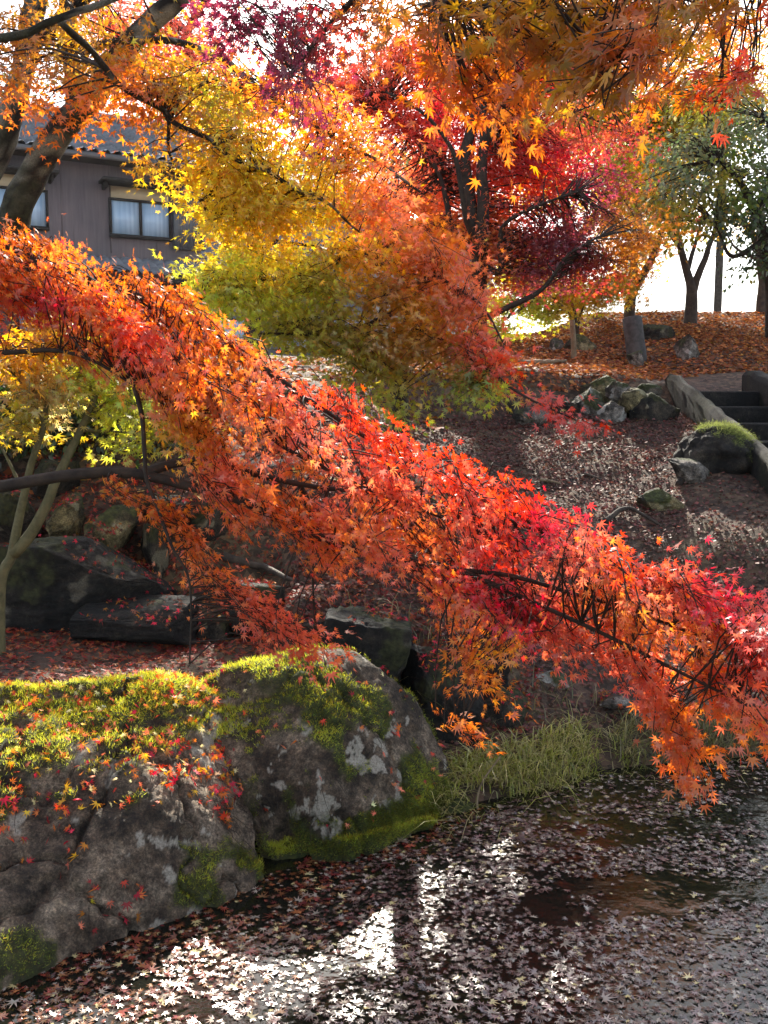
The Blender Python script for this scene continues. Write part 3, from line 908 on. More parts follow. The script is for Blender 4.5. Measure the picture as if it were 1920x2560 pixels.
# mossy stump on the slope
g = hit(1795, 1180)
st = thing('tree_stump', 'old rotten stump with a thick cap of moss beside the stone steps', 'tree stump', g + np.array([0, .15, 0]))
Ys = float(g[1])
c = P(1795, 1122, Ys + .2)
U, F = ICO4
a = np.arctan2(U[:, 1], U[:, 0])
V = U * np.array([.33, .28, .27])
flare = 1 + .35 * np.clip(-U[:, 2], 0, 1) * (1 + .6 * np.sin(a * 5 + 1)) + (fbm(U, 3, 4, 3) - .5) * .5
V = V * flare[:, None] * (1 - .25 * np.clip(U[:, 2], 0, 1))[:, None] + c
mo = sstep(U[:, 2] + (fbm(U, 4, 3, 8) - .5) * 1.8 + .55 * U[:, 0], .42, .62)
link('wood', new_mesh('wood', V, F, STONE_DARK, True, None, {'moss': mo, 'lichen': mo * 0}), st)
rng = np.random.default_rng(3)
k = rng.choice(len(V), 14000, p=mo / mo.sum())
nn = nrm(V - c)[k]
mm = link('moss', leaves_mesh('moss', 'blade', V[k] + rng.normal(0, .02, (14000, 3)), nn + rng.normal(0, .5, (14000, 3)), rng.normal(size=(14000, 3)), rng.uniform(.010, .022, 14000),
     np.array([.22, .24, .07]) * rng.lognormal(0, .3, (14000, 1)) * np.ones((1, 3)), MOSS, rng), st)
mm['kind'] = 'stuff'
mb = MB()
mb.tube(catmull([c + np.array([.25, -.05, -.02]), c + np.array([.42, -.2, -.2]), c + np.array([.58, -.3, -.42])], 10), np.linspace(.09, .03, 10), 8)
mb.build('root', BARK_DARK, st, True)
mb = MB()
mb.tube(catmull([c + np.array([-.2, -.1, -.08]), c + np.array([-.36, -.24, -.2]), c + np.array([-.45, -.35, -.3])], 10), np.linspace(.07, .03, 10), 8)
mb.build('root', BARK_DARK, st, True)

def stick(label, pts, r, mat=BARK_BROWN, name='fallen_branch', cat='branch'):
    W = []
    for a in pts:
        h = hit(a[0], a[1])
        W.append(h + np.array([0, 0, a[2]]))
    mb = MB()
    Q = catmull(W, 24)
    Q[:, 2] += (fbm(Q, 8, 2, 4) - .5) * .03
    mb.tube(Q, np.linspace(r, r * .4, 24), 7)
    return tag(mb.build(name, mat, None, True), label, cat)
stick('curved dead branch arching over the slope below the long low rock', [(1512, 1310, .02), (1570, 1290, .06), (1655, 1316, .0)], .025)
stick('short pale stick lying on the leaf covered slope', [(1350, 1203, .02), (1400, 1215, .02)], .018, WOOD)
stick('thin dark stick lying on the slope right of the pale one', [(1460, 1190, .02), (1510, 1205, .02)], .014)
stick('mossy fallen branch on the dry leaves under the orange sprays', [(560, 1405, .04), (640, 1430, .05), (740, 1460, .02)], .035)
stick('peeled log edging the sunlit terrace', [(1300, 914, .03), (1415, 908, .03)], .045, WOOD, 'log', 'log')
stick('bare twig hanging from the grass over the water', [(1200, 2090, .03), (1195, 2040, .12), (1250, 1985, .2)], .008, WOOD, 'twig', 'twig')

# ------------------------------------------------------------------ stone steps
sx0, sx1, sy0, sy1 = 3.32, 4.12, 7.5, 11.3
stairs = thing('stone_steps', 'short flight of dark stone steps between two sloping cheek walls', 'steps', (3.7, 9.9, 1.4))
zt, zb = 2.28, 1.34
def cheek(x0, x1, label_seed, parent, zt, zb, y0, y1):
    n = 40
    V, Q = [], []
    for k in range(n + 1):
        t = k / n
        y = y0 + (y1 - y0) * t
        z = zb + (zt - zb) * min(1, t * 1.06)
        for x, zz in ((x0, z - .5), (x0 - .01, z - .05), (x0 + .03, z), ((x0 + x1) / 2, z + .008), (x1 - .03, z), (x1 + .01, z - .05), (x1, z - .5)):
            V.append((x, y, zz))
    for k in range(n):
        for a in range(6):
            Q.append((k * 7 + a, k * 7 + a + 1, (k + 1) * 7 + a + 1, (k + 1) * 7 + a))
    V = np.array(V)
    p = V.copy()
    V += (np.stack([fbm(p + 9 * s, 7, 4, label_seed + s) for s in range(3)], 1) - .5) * np.array([.045, .03, .06])
    T = [[0, 1, 2], [0, 2, 3], [0, 3, 4], [0, 4, 5], [0, 5, 6]]
    E = [[n * 7 + t for t in reversed(tt)] for tt in T]
    mo = sstep(fbm(V, 5, 3, 6), .52, .6) * .5
    li = sstep(fbm(V, 9, 3, 7), .62, .66) * .4
    me = new_mesh('cheek_wall', V, [np.array(Q), np.array(T + E)], STONE_SHADED, False, None, {'moss': mo, 'lichen': li})
    link('cheek_wall', me, parent)
cheek(sx0 - .11, sx0, 3, stairs, zt, zb, sy0, sy1)
cheek(sx1, sx1 + .18, 5, stairs, zt + .04, zb + .1, sy0 + .1, sy1 + .1)
for k in range(8):
    y = sy0 + .1 + k * .46
    z = zb - .40 + k * .165
    mb = MB()
    mb.box((sx0 + .012, y, z - .3), (sx1 - .012, y + .5, z))
    V = np.vstack(mb.v)
    o = mb.build('step', STONE_SHADED, stairs)
    bm = o.modifiers.new('bevel', 'BEVEL'); bm.width = .02; bm.segments = 2

# ------------------------------------------------------------------ posts, drum, pole
g = P(1592, 893, 13.4)
mb = MB()
tp = P(1580, 795, 13.5)
ax = nrm(tp - g)
rr = 24 * mpp(13.4)
mb.tube(np.array([g - ax * .25, g, g * .5 + tp * .5, tp - ax * .012, tp]), [rr, rr, rr * .985, rr, rr * .95], 28, True)
mb.tube(np.array([tp + ax * .002, tp + ax * .006]), [rr * .78, rr * .74], 24, True)
tag(mb.build('concrete_drum', DARKPIPE, None, False), 'dark tilted cylindrical drum standing on the leafy hill', 'drum')
mb = MB()
b0, b1 = P(1434, 905, 13.2), P(1430, 800, 13.2)
mb.tube(catmull([b0 - np.array([0, 0, .2]), b0, b0 * .5 + b1 * .5 + np.array([.01, 0, 0]), b1], 12), np.linspace(.04, .034, 12), 9)
tag(mb.build('wooden_post', WOOD, None, True), 'short thin wooden post in front of the tan rock', 'post')

pole = thing('utility_pole', 'slender dark utility pole against the bright sky beyond the hill', 'utility pole', P(1793, 800, 34))
mb = MB()
pb = P(1793, 800, 34)
mb.tube(np.array([pb - np.array([0, 0, 1.5]), pb + np.array([0, 0, 11])]), [.14, .10], 12)
mb.build('pole', DARKPIPE, pole, True)
mb = MB()
mb.box((pb[0] - .9, pb[1] - .05, pb[2] + 9.6), (pb[0] + .9, pb[1] + .05, pb[2] + 9.72))
mb.build('crossarm', DARKPIPE, pole)
for dz, ex in ((2.2, 0), (9.75, -.7), (9.75, .7)):
    mb = MB()
    a = pb + np.array([ex, 0, dz])
    for s in (-1, 1):
        e = a + np.array([s * 40, 6 * s, .6])
        mb.tube(catmull([a, (a + e) / 2 - np.array([0, 0, .8]), e], 16), .015, 4, False)
    mb.build('wire', DARKPIPE, pole)

# ------------------------------------------------------------------ house
wx_ = np.array([-4.71, -2.5, 0]) / np.linalg.norm([-4.71, -2.5])
wy_ = np.array([-wx_[1], wx_[0], 0])
wy_ = np.array([.469, -.883, 0])
corner = P(508, 900, 27.5)
corner[2] = 0
HM = np.eye(4); HM[:3, 0] = wx_; HM[:3, 1] = wy_; HM[:3, 3] = corner
def onwall(px, py, off=0.0):
    d = P(px, py, 1.0) - CAM
    o = corner + wy_ * off
    t = ((o - CAM) @ wy_) / (d @ wy_)
    p = CAM + d * t - corner
    return p @ wx_, p[2]
WALLM, ntw, outw = nodes('dark board wall')
b = N(ntw, 'ShaderNodeBsdfPrincipled', i_Roughness=.7)
tc = N(ntw, 'ShaderNodeTexCoord')
mp = N(ntw, 'ShaderNodeMapping')
mp.inputs['Scale'].default_value = (9, 9, .5)
nz = N(ntw, 'ShaderNodeTexNoise', i_Scale=2.0, i_Detail=8.0, i_Roughness=.7)
n2 = N(ntw, 'ShaderNodeTexNoise', i_Scale=.5, i_Detail=4.0)
r1 = ramp(ntw, [(.3, (.115, .102, .108)), (.7, (.19, .165, .168))])
r2 = ramp(ntw, [(.35, (.75, .75, .78)), (.65, (1.25, 1.1, 1.05))])
mu = N(ntw, 'ShaderNodeMixRGB', blend_type='MULTIPLY', i_Fac=1.0)
ntw.links.new(tc.outputs['Object'], mp.inputs[0]); ntw.links.new(mp.outputs[0], nz.inputs['Vector']); ntw.links.new(tc.outputs['Object'], n2.inputs['Vector'])
ntw.links.new(nz.outputs['Fac'], r1.inputs[0]); ntw.links.new(n2.outputs['Fac'], r2.inputs[0])
ntw.links.new(r1.outputs[0], mu.inputs[1]); ntw.links.new(r2.outputs[0], mu.inputs[2])
ntw.links.new(mu.outputs[0], b.inputs['Base Color']); ntw.links.new(b.outputs[0], outw.inputs['Surface'])
TILE = pbr('grey clay roof tile', [(.35, (.10, .105, .115)), (.65, (.22, .23, .25))], 3, rough=.38, bump=.15)
TRIM = pbr('dark timber trim', [(.35, (.02, .017, .015)), (.65, (.045, .038, .033))], 6, bump=.2)
CREAM = pbr('cream plaster', [(.35, (.55, .46, .30)), (.65, (.68, .58, .40))], 3, bump=.1)
METAL = pbr('ribbed grey sheet', [(.35, (.10, .10, .105)), (.65, (.15, .15, .155))], 3, rough=.5, bump=.05)
GLASS, ntg, og = nodes('curtained window glass')
b = N(ntg, 'ShaderNodeBsdfPrincipled', i_Roughness=.08)
tc = N(ntg, 'ShaderNodeTexCoord')
mp = N(ntg, 'ShaderNodeMapping'); mp.inputs['Scale'].default_value = (14, 14, .6)
nz = N(ntg, 'ShaderNodeTexNoise', i_Scale=1.0, i_Detail=4.0)
r1 = ramp(ntg, [(.35, (.36, .52, .70)), (.65, (.52, .68, .84))])
ntg.links.new(tc.outputs['Object'], mp.inputs[0]); ntg.links.new(mp.outputs[0], nz.inputs['Vector']); ntg.links.new(nz.outputs['Fac'], r1.inputs[0])
ntg.links.new(r1.outputs[0], b.inputs['Base Color']); ntg.links.new(b.outputs[0], og.inputs['Surface'])

house = thing('house', 'two storey house with dark board walls and grey tiled roofs behind the maples', 'house', corner + wx_ * 5 + np.array([0, 0, 2.8]))
def hbox(mb, x0, x1, y0, y1, z0, z1):
    mb.box((x0, y0, z0), (x1, y1, z1), HM)
def tile_roof(name, x0, x1, ye, ze, yr, zr, parent, per=.29, row=.30):
    """pantile surface: waves along the eave, a step at each course"""
    nxp = int((x1 - x0) / per) * 6
    L = math.hypot(yr - ye, zr - ze)
    nr = int(L / row)
    xs = np.linspace(x0, x1, nxp + 1)
    ts = np.concatenate([[k / nr + 1e-4, (k + 1) / nr - 1e-4] for k in range(nr)])
    sl = np.array([(yr - ye), (zr - ze)]) / L
    nn = np.array([-sl[1], sl[0]]) if sl[0] < 0 else np.array([-sl[1], sl[0]])
    if nn[1] < 0:
        nn = -nn
    ph = (xs - x0) / per * 2 * np.pi
    wave = .035 * np.sin(ph) + .018 * np.sin(2 * ph + .8)
    V = []
    for k, t in enumerate(ts):
        lift = .045 if k % 2 == 0 else 0.0
        y = ye + sl[0] * L * t + nn[0] * (wave + lift)
        z = ze + sl[1] * L * t + nn[1] * (wave + lift)
        V.append(np.stack([xs, y, z], 1))
    V = np.vstack(V) @ HM[:3, :3].T + HM[:3, 3]
    n0 = len(xs)
    i, j = np.meshgrid(np.arange(len(ts) - 1), np.arange(n0 - 1), indexing='ij')
    q = np.stack([i * n0 + j, i * n0 + j + 1, (i + 1) * n0 + j + 1, (i + 1) * n0 + j], -1).reshape(-1, 4)
    return link(name, new_mesh(name, V, q, TILE, False), parent)
ZG, ZL, ZE = 2.6, 5.72, 8.12
mb = MB()
hbox(mb, 0, 14, -7, 0, ZG, ZE - .02)
for k in range(1, 9):                                   # raised board seams
    hbox(mb, k * 1.22 - .03, k * 1.22, .0, .012, ZL + .1, ZE - .25)
mb.build('wall', WALLM, house)
mb = MB(); hbox(mb, -.55, 14.5, -3.5, .72, ZE - .08, ZE - .03); mb.build('eave_board', TRIM, house)
mb = MB(); hbox(mb, -.6, 14.5, .70, .78, ZE - .10, ZE + .03)
mb.build('gutter', METAL, house)
rf = tile_roof('roof', -.6, 14.5, .80, ZE + .04, -3.5, ZE + 1.95, house)
rb = tile_roof('roof', -.6, 14.5, -7.8, ZE + .04, -3.51, ZE + 1.95, house)
mb = MB()
pts = np.array([[x, -3.5, ZE + 2.05] for x in np.linspace(-.65, 14.5, 30)]) @ HM[:3, :3].T + HM[:3, 3]
mb.tube(pts, .13, 10); mb.build('ridge', TILE, house, True)
mb = MB()                                               # gable end under the roof
gv = np.array([[0, .0, ZE - .03], [0, -7, ZE - .03], [0, -3.5, ZE + 1.75], [-.1, .0, ZE - .03], [-.1, -7, ZE - .03], [-.1, -3.5, ZE + 1.75]]) @ HM[:3, :3].T + HM[:3, 3]
mb.add(gv, [[0, 1, 4, 3], [1, 2, 5, 4], [2, 0, 3, 5]], [[0, 2, 1], [3, 4, 5]]); mb.build('gable', WALLM, house)
tile_roof('lower_roof', -.9, 14.5, 1.25, 5.18, .02, 5.72, house)
mb = MB(); hbox(mb, -.9, 14.5, .03, 1.2, 5.02, 5.1); mb.build('eave_board', TRIM, house)
def window(px0, py0, px1, py1, tr=None, hood=True, x1=None):
    xr, zt_ = onwall(px1, py0)
    xl, _ = onwall(px0, py0)
    _, zb_ = onwall((px0 + px1) / 2, (py0 + py1) / 2 + (py1 - py0) / 2)
    zt_ = onwall((px0 + px1) / 2, py0)[1]
    if x1: xl = x1
    w = MB()
    e = .06
    hbox(w, xr - e, xl + e, .0, .075, zt_, zt_ + .06); hbox(w, xr - e, xl + e, .0, .12, zb_ - .09, zb_)
    hbox(w, xr - e, xr, .0, .07, zb_, zt_); hbox(w, xl, xl + e, .0, .07, zb_, zt_)
    xm = (xl + xr) / 2
    hbox(w, xm - .035, xm + .035, .0, .06, zb_, zt_)
    f = w.build('window', TRIM, house)
    for a, c_ in ((xr, xm - .035), (xm + .035, xl)):
        g_ = MB(); hbox(g_, a, c_, .004, .03, zb_, zt_)
        g_.build('pane', GLASS, f)
    if tr:
        t_ = MB(); hbox(t_, xr, xl, .003, .05, zt_ + .06, zt_ + tr)
        t_.build('transom', CREAM, f)
    if hood:
        h = MB()
        hbox(h, xr - .25, xl + .3, .0, .62, zt_ + (tr or 0) + .02, zt_ + (tr or 0) + .10)
        for xx in (xr - .15, xl + .15):
            hbox(h, xx, xx + .07, .0, .45, zt_ + (tr or 0) - .12, zt_ + (tr or 0) + .02)
        h.build('window_hood', TRIM, f)
    return xr, xl, zb_, zt_
xr, xl, zb_, zt_ = window(277, 507, 420, 590, .36)
window(-40, 475, 112, 562, .36)
window(45, 752, 150, 828, None, False)
window(250, 752, 360, 828, None, False)
mb = MB()                                               # shutter box beside the window
x0, _ = onwall(509, 580); x1, _ = onwall(432, 580)
hbox(mb, x0 + .03, x1, 0, .16, zb_ - .28, zt_ + .1)
for k in range(9):
    xx = x0 + .06 + k * (x1 - x0 - .1) / 9
    hbox(mb, xx, xx + .03, .16, .175, zb_ - .26, zt_ + .08)
mb.build('shutter_box', METAL, house)

# grey hall and a pale shed farther off
def shed(name, label, c, w, d, h, mat, roofmat, rot, rise):
    root = thing(name, label, 'building', c)
    M = np.array(Matrix.Translation(Vector(c)) @ Matrix.Rotation(rot, 4, 'Z'))
    mb = MB(); mb.box((-w / 2, -d / 2, -1), (w / 2, d / 2, h), M); mb.build('wall', mat, root)
    V = []
    for x in (-w / 2 - .4, w / 2 + .4):
        V += [(x, -d / 2 - .5, h - .1), (x, 0, h + rise), (x, d / 2 + .5, h - .1), (x, -d / 2 - .5, h + .1), (x, 0, h + rise + .2), (x, d / 2 + .5, h + .1)]
    V = np.array(V) @ M[:3, :3].T + M[:3, 3]
    mb = MB()
    mb.add(V, [[0, 1, 7, 6], [1, 2, 8, 7], [3, 9, 10, 4], [4, 10, 11, 5], [0, 6, 9, 3], [2, 5, 11, 8], [0, 3, 4, 1], [1, 4, 5, 2], [6, 7, 10, 9], [7, 8, 11, 10]])
    mb.build('roof', roofmat, root)
    for k in ((-.28, .05, .32) if name == 'hall' else ()):
        f = MB(); f.box((k * w - .7, -d / 2 - .05, 1.2), (k * w + .7, -d / 2 - .002, 2.5), M); fo = f.build('window', TRIM, root)
        f = MB(); f.box((k * w - .62, -d / 2 - .07, 1.28), (k * w + .62, -d / 2 - .055, 2.42), M); f.build('pane', GLASS, fo)
BLUEGREY = pbr('blue grey siding', [(.35, (.16, .18, .21)), (.65, (.21, .23, .26))], 2, bump=.05)
BEIGE = pbr('pale plaster wall', [(.35, (.42, .38, .32)), (.65, (.52, .47, .40))], 2, bump=.05)
shed('hall', 'blue grey gabled hall glimpsed beyond the yellow maple', (-3.3, 42, 2.6), 7.5, 8, 6.5, BLUEGREY, BLUEGREY, R(-6), 2.0)
shed('shed', 'small pale plastered building behind the stems of the red maple', (1.6, 40, 2.5), 4.5, 5, 5.5, BEIGE, TILE, R(5), 1.2)
# ------------------------------------------------------------------ trees
GAPS += [(-1.3, 3.8, 1.2, .8, 1.0),
         (.35, .2, 2.4, 1.5, .9), (1.9, 8.1, .9, 1.1, .8)]
for px, py, rx, ry in [(1010, 2110, .14, .16), (1060, 2200, .2, .14), (960, 2275, .22, .12), (1335, 2220, .2, .13), (1240, 2120, .1, .1), (1010, 2390, .22, .15), (850, 2340, .16, .1), (700, 2450, .22, .13), (450, 2510, .2, .1), (1160, 2480, .16, .1), (980, 2530, .2, .1), (620, 2545, .16, .08), (1400, 2470, .13, .08), (1240, 2330, .1, .08), (1600, 2400, .12, .08)]:
    w_ = hit(px, py) if False else CAM + (P(px, py, 2.0) - CAM) * (2.0 / (2.0 - P(px, py, 2.0)[2]))
    GAPS.append((w_[0], w_[1] + .3 / SUN[2] * SUN[1], rx * 1.1, ry * 1.1, .86))
GT = 'maples round the pond'

# 1 lichened maple on the left
t = Tree('maple_tree', 'leaning maple with a thick lichened trunk at the left edge and ochre to yellow leaves', 'tree', P(-60, 960, 6.9), BARK, 101, dens=2.2,
         ctrl=[(60, 150, 'brown'), (200, 120, 'ochre'), (250, 300, 'dorange'), (420, 180, 'ochre'), (430, 330, 'brown'), (330, 230, 'dorange'), (560, 260, 'olive'), (480, 420, 'gold'), (620, 420, 'yellow'),
               (700, 500, 'yellow'), (560, 520, 'yellow'), (420, 480, 'yellow'), (800, 450, 'yellow'), (760, 550, 'yellow'), (500, 450, 'yellow'), (640, 470, 'yellow'), (820, 320, 'orange'), (900, 480, 'orange'), (1000, 480, 'coral'), (700, 330, 'gold'), (640, 200, 'dorange'), (800, 200, 'orange'), (60, 300, 'orange'), (100, 300, 'dorange'), (700, 580, 'gold')])
b0 = P(-75, 960, 6.9); b0[2] = ground(b0[0], b0[1]) - .2
def PB(t, pts, r0, r1, **k):
    return t.limb(pts, r0, r1, **k)
W = np.vstack([b0, [P(*p) for p in [(-40, 700, 6.85), (20, 585, 6.8), (62, 475, 6.75), (128, 350, 6.75), (205, 255, 6.7), (262, 185, 6.7), (345, 95, 6.7), (450, 0, 6.7), (560, -130, 6.7)]]])
t.limb(W, .115, .06, world=True, n=60)
t.limb([(190, 262, 6.7), (178, 160, 6.75), (172, 40, 6.8), (150, -120, 6.9)], .065, .04)
W = np.vstack([b0 + np.array([-.1, .2, 0]), [P(*p) for p in [(-110, 640, 7.1), (0, 390, 7.1), (40, 200, 7.0), (70, 60, 7.0), (120, -90, 7.0)]]])
t.limb(W, .10, .065, world=True)
t.limb([(70, 130, 6.9), (180, 20, 6.9), (330, -60, 6.9)], .045, .03)
t.limb([(-80, 110, 4.6), (0, 97, 4.6), (60, 86, 4.6), (145, 45, 4.6), (280, 0, 4.7), (420, -60, 4.8)], .022, .012, wob=.5)
t.limb([(145, 50, 4.7), (231, 133, 5.0), (312, 222, 5.2), (405, 272, 5.3), (446, 312, 5.3), (521, 347, 5.3), (579, 393, 5.3), (666, 428, 5.4), (741, 474, 5.5), (822, 509, 5.6), (897, 579, 5.7)], .017, .007, wob=.4, n=50)
t.limb([(150, 150, 6.6), (278, 107, 6.3), (405, 101, 6.2), (480, 116, 6.2), (579, 162, 6.1), (654, 226, 6.0), (735, 284, 6.0), (839, 347, 6.0), (949, 405, 6.0), (1050, 480, 6.0)], .026, .007, wob=.4, n=50)
t.limb([(420, 276, 5.35), (430, 400, 5.5), (480, 470, 5.6), (520, 540, 5.7)], .008, .004, wob=.4)
for a in [(80, 130, 6.3, 150, 130, .7, 26), (260, 110, 6.2, 170, 90, .7, 30), (150, 190, 5.8, 150, 65, .5, 20), (400, 210, 5.6, 190, 90, .5, 42), (400, 250, 5.4, 130, 60, .35, 26), (560, 250, 5.8, 150, 80, .5, 30), (560, 365, 5.5, 130, 60, .35, 24),
          (610, 440, 5.7, 190, 90, .5, 52), (615, 505, 5.7, 120, 70, .4, 32), (720, 510, 5.8, 170, 80, .5, 46), (640, 350, 5.7, 130, 60, .4, 22), (840, 430, 5.9, 150, 80, .5, 36), (930, 530, 5.9, 130, 70, .5, 30), (790, 300, 6.0, 150, 70, .5, 30), (700, 200, 6.0, 130, 60, .5, 20), (540, 565, 5.6, 60, 30, .3, 5), (400, 420, 5.5, 70, 25, .25, 8), (0, 200, 6.0, 90, 100, .5, 9), (110, 265, 5.2, 70, 30, .3, 4), (640, 540, 5.7, 150, 60, .4, 30), (870, 360, 6.0, 130, 70, .5, 24), (600, 445, 5.6, 130, 60, .4, 26),
          (300, -120, 6.5, 420, 110, 1.0, 20)]:
    t.blob(*a, n=15, r=.25, size=.06)
t.build(trunk_attr=True, twig_share=.4)

# 2 the maple whose boughs sweep over the water (trunk outside the left edge)
HC = [(40, 650, 'dorange'), (70, 700, 'orange'), (160, 705, 'dorange'), (0, 700, 'orange'), (0, 660, 'dorange'), (180, 650, 'orange'), (300, 680, 'dorange'), (420, 760, 'dorange'), (60, 745, 'red'), (130, 760, 'crimson'), (500, 790, 'dorange'), (620, 860, 'orange'), (700, 900, 'coral'), (800, 960, 'red'), (340, 860, 'red'), (380, 920, 'coral'),
      (450, 950, 'orange'), (560, 980, 'dorange'), (650, 1080, 'orange'), (760, 1060, 'coral'), (900, 1080, 'red'), (1000, 1120, 'red'), (880, 1180, 'coral'), (760, 1200, 'orange'), (640, 1200, 'orange'), (1000, 1240, 'coral'), (1150, 1200, 'red'), (1280, 1260, 'red'),
      (900, 1310, 'orange'), (1050, 1340, 'orange'), (1180, 1300, 'coral'), (1350, 1330, 'crimson'), (1250, 1400, 'red'), (1230, 1480, 'crimson'), (1300, 1540, 'crimson'), (1150, 1560, 'orange'), (1420, 1420, 'coral'), (1500, 1500, 'orange'), (1600, 1560, 'orange'), (1480, 1600, 'coral'), (1580, 1420, 'red'),
      (1650, 1490, 'coral'), (1800, 1500, 'crimson'), (1900, 1560, 'pink'), (1880, 1640, 'red'), (1750, 1620, 'orange'), (1650, 1680, 'coral'), (1400, 1620, 'coral'), (1250, 1660, 'gold'), (1200, 1700, 'orange'), (1850, 1750, 'coral'), (1700, 1850, 'dorange'), (1780, 1800, 'orange'),
      (500, 1420, 'orange'), (620, 1520, 'coral'), (780, 1620, 'coral'), (420, 1260, 'dorange'), (300, 1000, 'gold'), (200, 860, 'orange'), (100, 860, 'gold'), (470, 1100, 'gold'), (560, 1180, 'coral'), (1000, 1400, 'coral'), (820, 1240, 'coral'), (700, 1150, 'coral'), (1500, 1680, 'coral'), (1350, 1450, 'coral'), (1130, 1830, 'orange'), (530, 1100, 'orange'), (700, 1330, 'dorange')]
t = Tree('maple_tree', 'maple with long orange and red boughs sweeping down over the pond in front', 'tree', (-3.6, 2.9, .5), BARK_DARK, 202, kind='maple7s', ctrl=HC, gaps=False, dens=2.6, lat=.25, jit=.3)
t.limb([(-3.7, 2.9, .2), (-3.6, 2.95, 1.2), (-3.5, 3.0, 2.4), (-3.2, 3.2, 3.8), (-2.9, 3.5, 5.2)], .17, .06, world=True)
t.limb(np.vstack([[(-3.52, 3.0, 2.2)], [P(*p) for p in [(-300, 560, 2.95), (-120, 575, 2.95), (0, 612, 2.9), (133, 675, 2.9), (220, 698, 2.88), (272, 745, 2.86), (301, 779, 2.85), (359, 837, 2.84), (405, 878, 2.83), (451, 936, 2.82), (498, 988, 2.8), (560, 1060, 2.8), (640, 1150, 2.75)]]]), 0.020, .004, world=True, n=70, wob=.35)
t.limb([(-200, 620, 3.0), (0, 648, 2.95), (70, 668, 2.92), (150, 682, 2.9), (220, 700, 2.88)], .011, .007, wob=.3)
t.limb([(230, 702, 2.87), (330, 735, 2.88), (405, 778, 2.9), (492, 810, 2.9), (579, 858, 2.88), (640, 910, 2.85), (700, 950, 2.82), (800, 1020, 2.78), (930, 1100, 2.72), (1080, 1170, 2.66), (1230, 1250, 2.6), (1400, 1350, 2.52), (1560, 1440, 2.45), (1750, 1520, 2.4)], .013, .003, wob=.35, n=70)
t.limb([(301, 779, 2.85), (318, 860, 2.83), (335, 960, 2.8), (355, 1040, 2.78), (362, 1130, 2.76), (368, 1200, 2.74), (395, 1270, 2.72), (432, 1370, 2.7), (470, 1440, 2.7), (478, 1530, 2.7), (474, 1660, 2.7)], .009, .0025, wob=.35, n=50)
t.limb([(405, 878, 2.83), (520, 940, 2.83), (610, 1030, 2.8), (700, 1110, 2.75), (830, 1180, 2.7), (960, 1240, 2.65), (1120, 1300, 2.6), (1300, 1380, 2.5)], .008, .003, wob=.4, n=50)
t.limb([(-.01 * 0 - 3.55, 3.0, 1.55), tuple(P(-250, 1260, 2.9)), tuple(P(0, 1217, 2.9)), tuple(P(175, 1188, 2.88)), tuple(P(300, 1180, 2.86)), tuple(P(400, 1196, 2.84)), tuple(P(500, 1222, 2.8)), tuple(P(600, 1250, 2.76)), tuple(P(700, 1300, 2.72)), tuple(P(820, 1350, 2.68)), tuple(P(960, 1392, 2.62)), tuple(P(1060, 1405, 2.58)), tuple(P(1150, 1425, 2.52)), tuple(P(1300, 1490, 2.45)), tuple(P(1500, 1580, 2.35)), tuple(P(1700, 1680, 2.28)), tuple(P(1880, 1770, 2.22))], .021, .003, world=True, n=80, wob=.3)
t.limb([(360, 1184, 2.85), (430, 1160, 2.87), (510, 1155, 2.9), (600, 1175, 2.9), (690, 1200, 2.88), (820, 1222, 2.85), (930, 1230, 2.8)], .016, .005, wob=.3)
t.limb([(1150, 1425, 2.52), (1280, 1440, 2.5), (1420, 1480, 2.45), (1560, 1520, 2.4), (1750, 1590, 2.35), (1950, 1660, 2.3)], .007, .003, wob=.3)
t.limb([(1080, 1170, 2.66), (1250, 1290, 2.6), (1452, 1366, 2.5), (1562, 1441, 2.45)], .006, .003, wob=.3)
t.limb([(-200, 880, 2.8), (0, 882, 2.78), (135, 876, 2.78), (230, 900, 2.78), (330, 960, 2.76), (440, 1030, 2.75)], .009, .003, wob=.3)
U1 = (.3, .42, .8)
UE = np.array([(-150, 585), (0, 602), (174, 622), (382, 700), (602, 850), (740, 915), (880, 1000), (995, 1095), (1203, 1165), (1285, 1225), (1458, 1292), (1539, 1365), (1713, 1450), (1960, 1520)], float)
LE = np.array([(-150, 730), (0, 750), (150, 800), (290, 900), (400, 1010), (560, 1200), (700, 1310), (860, 1390), (1000, 1450), (1180, 1560), (1380, 1635), (1600, 1690), (1750, 1735), (1960, 1790)], float)
UE, LE = catmull(UE, 200), catmull(LE, 200)
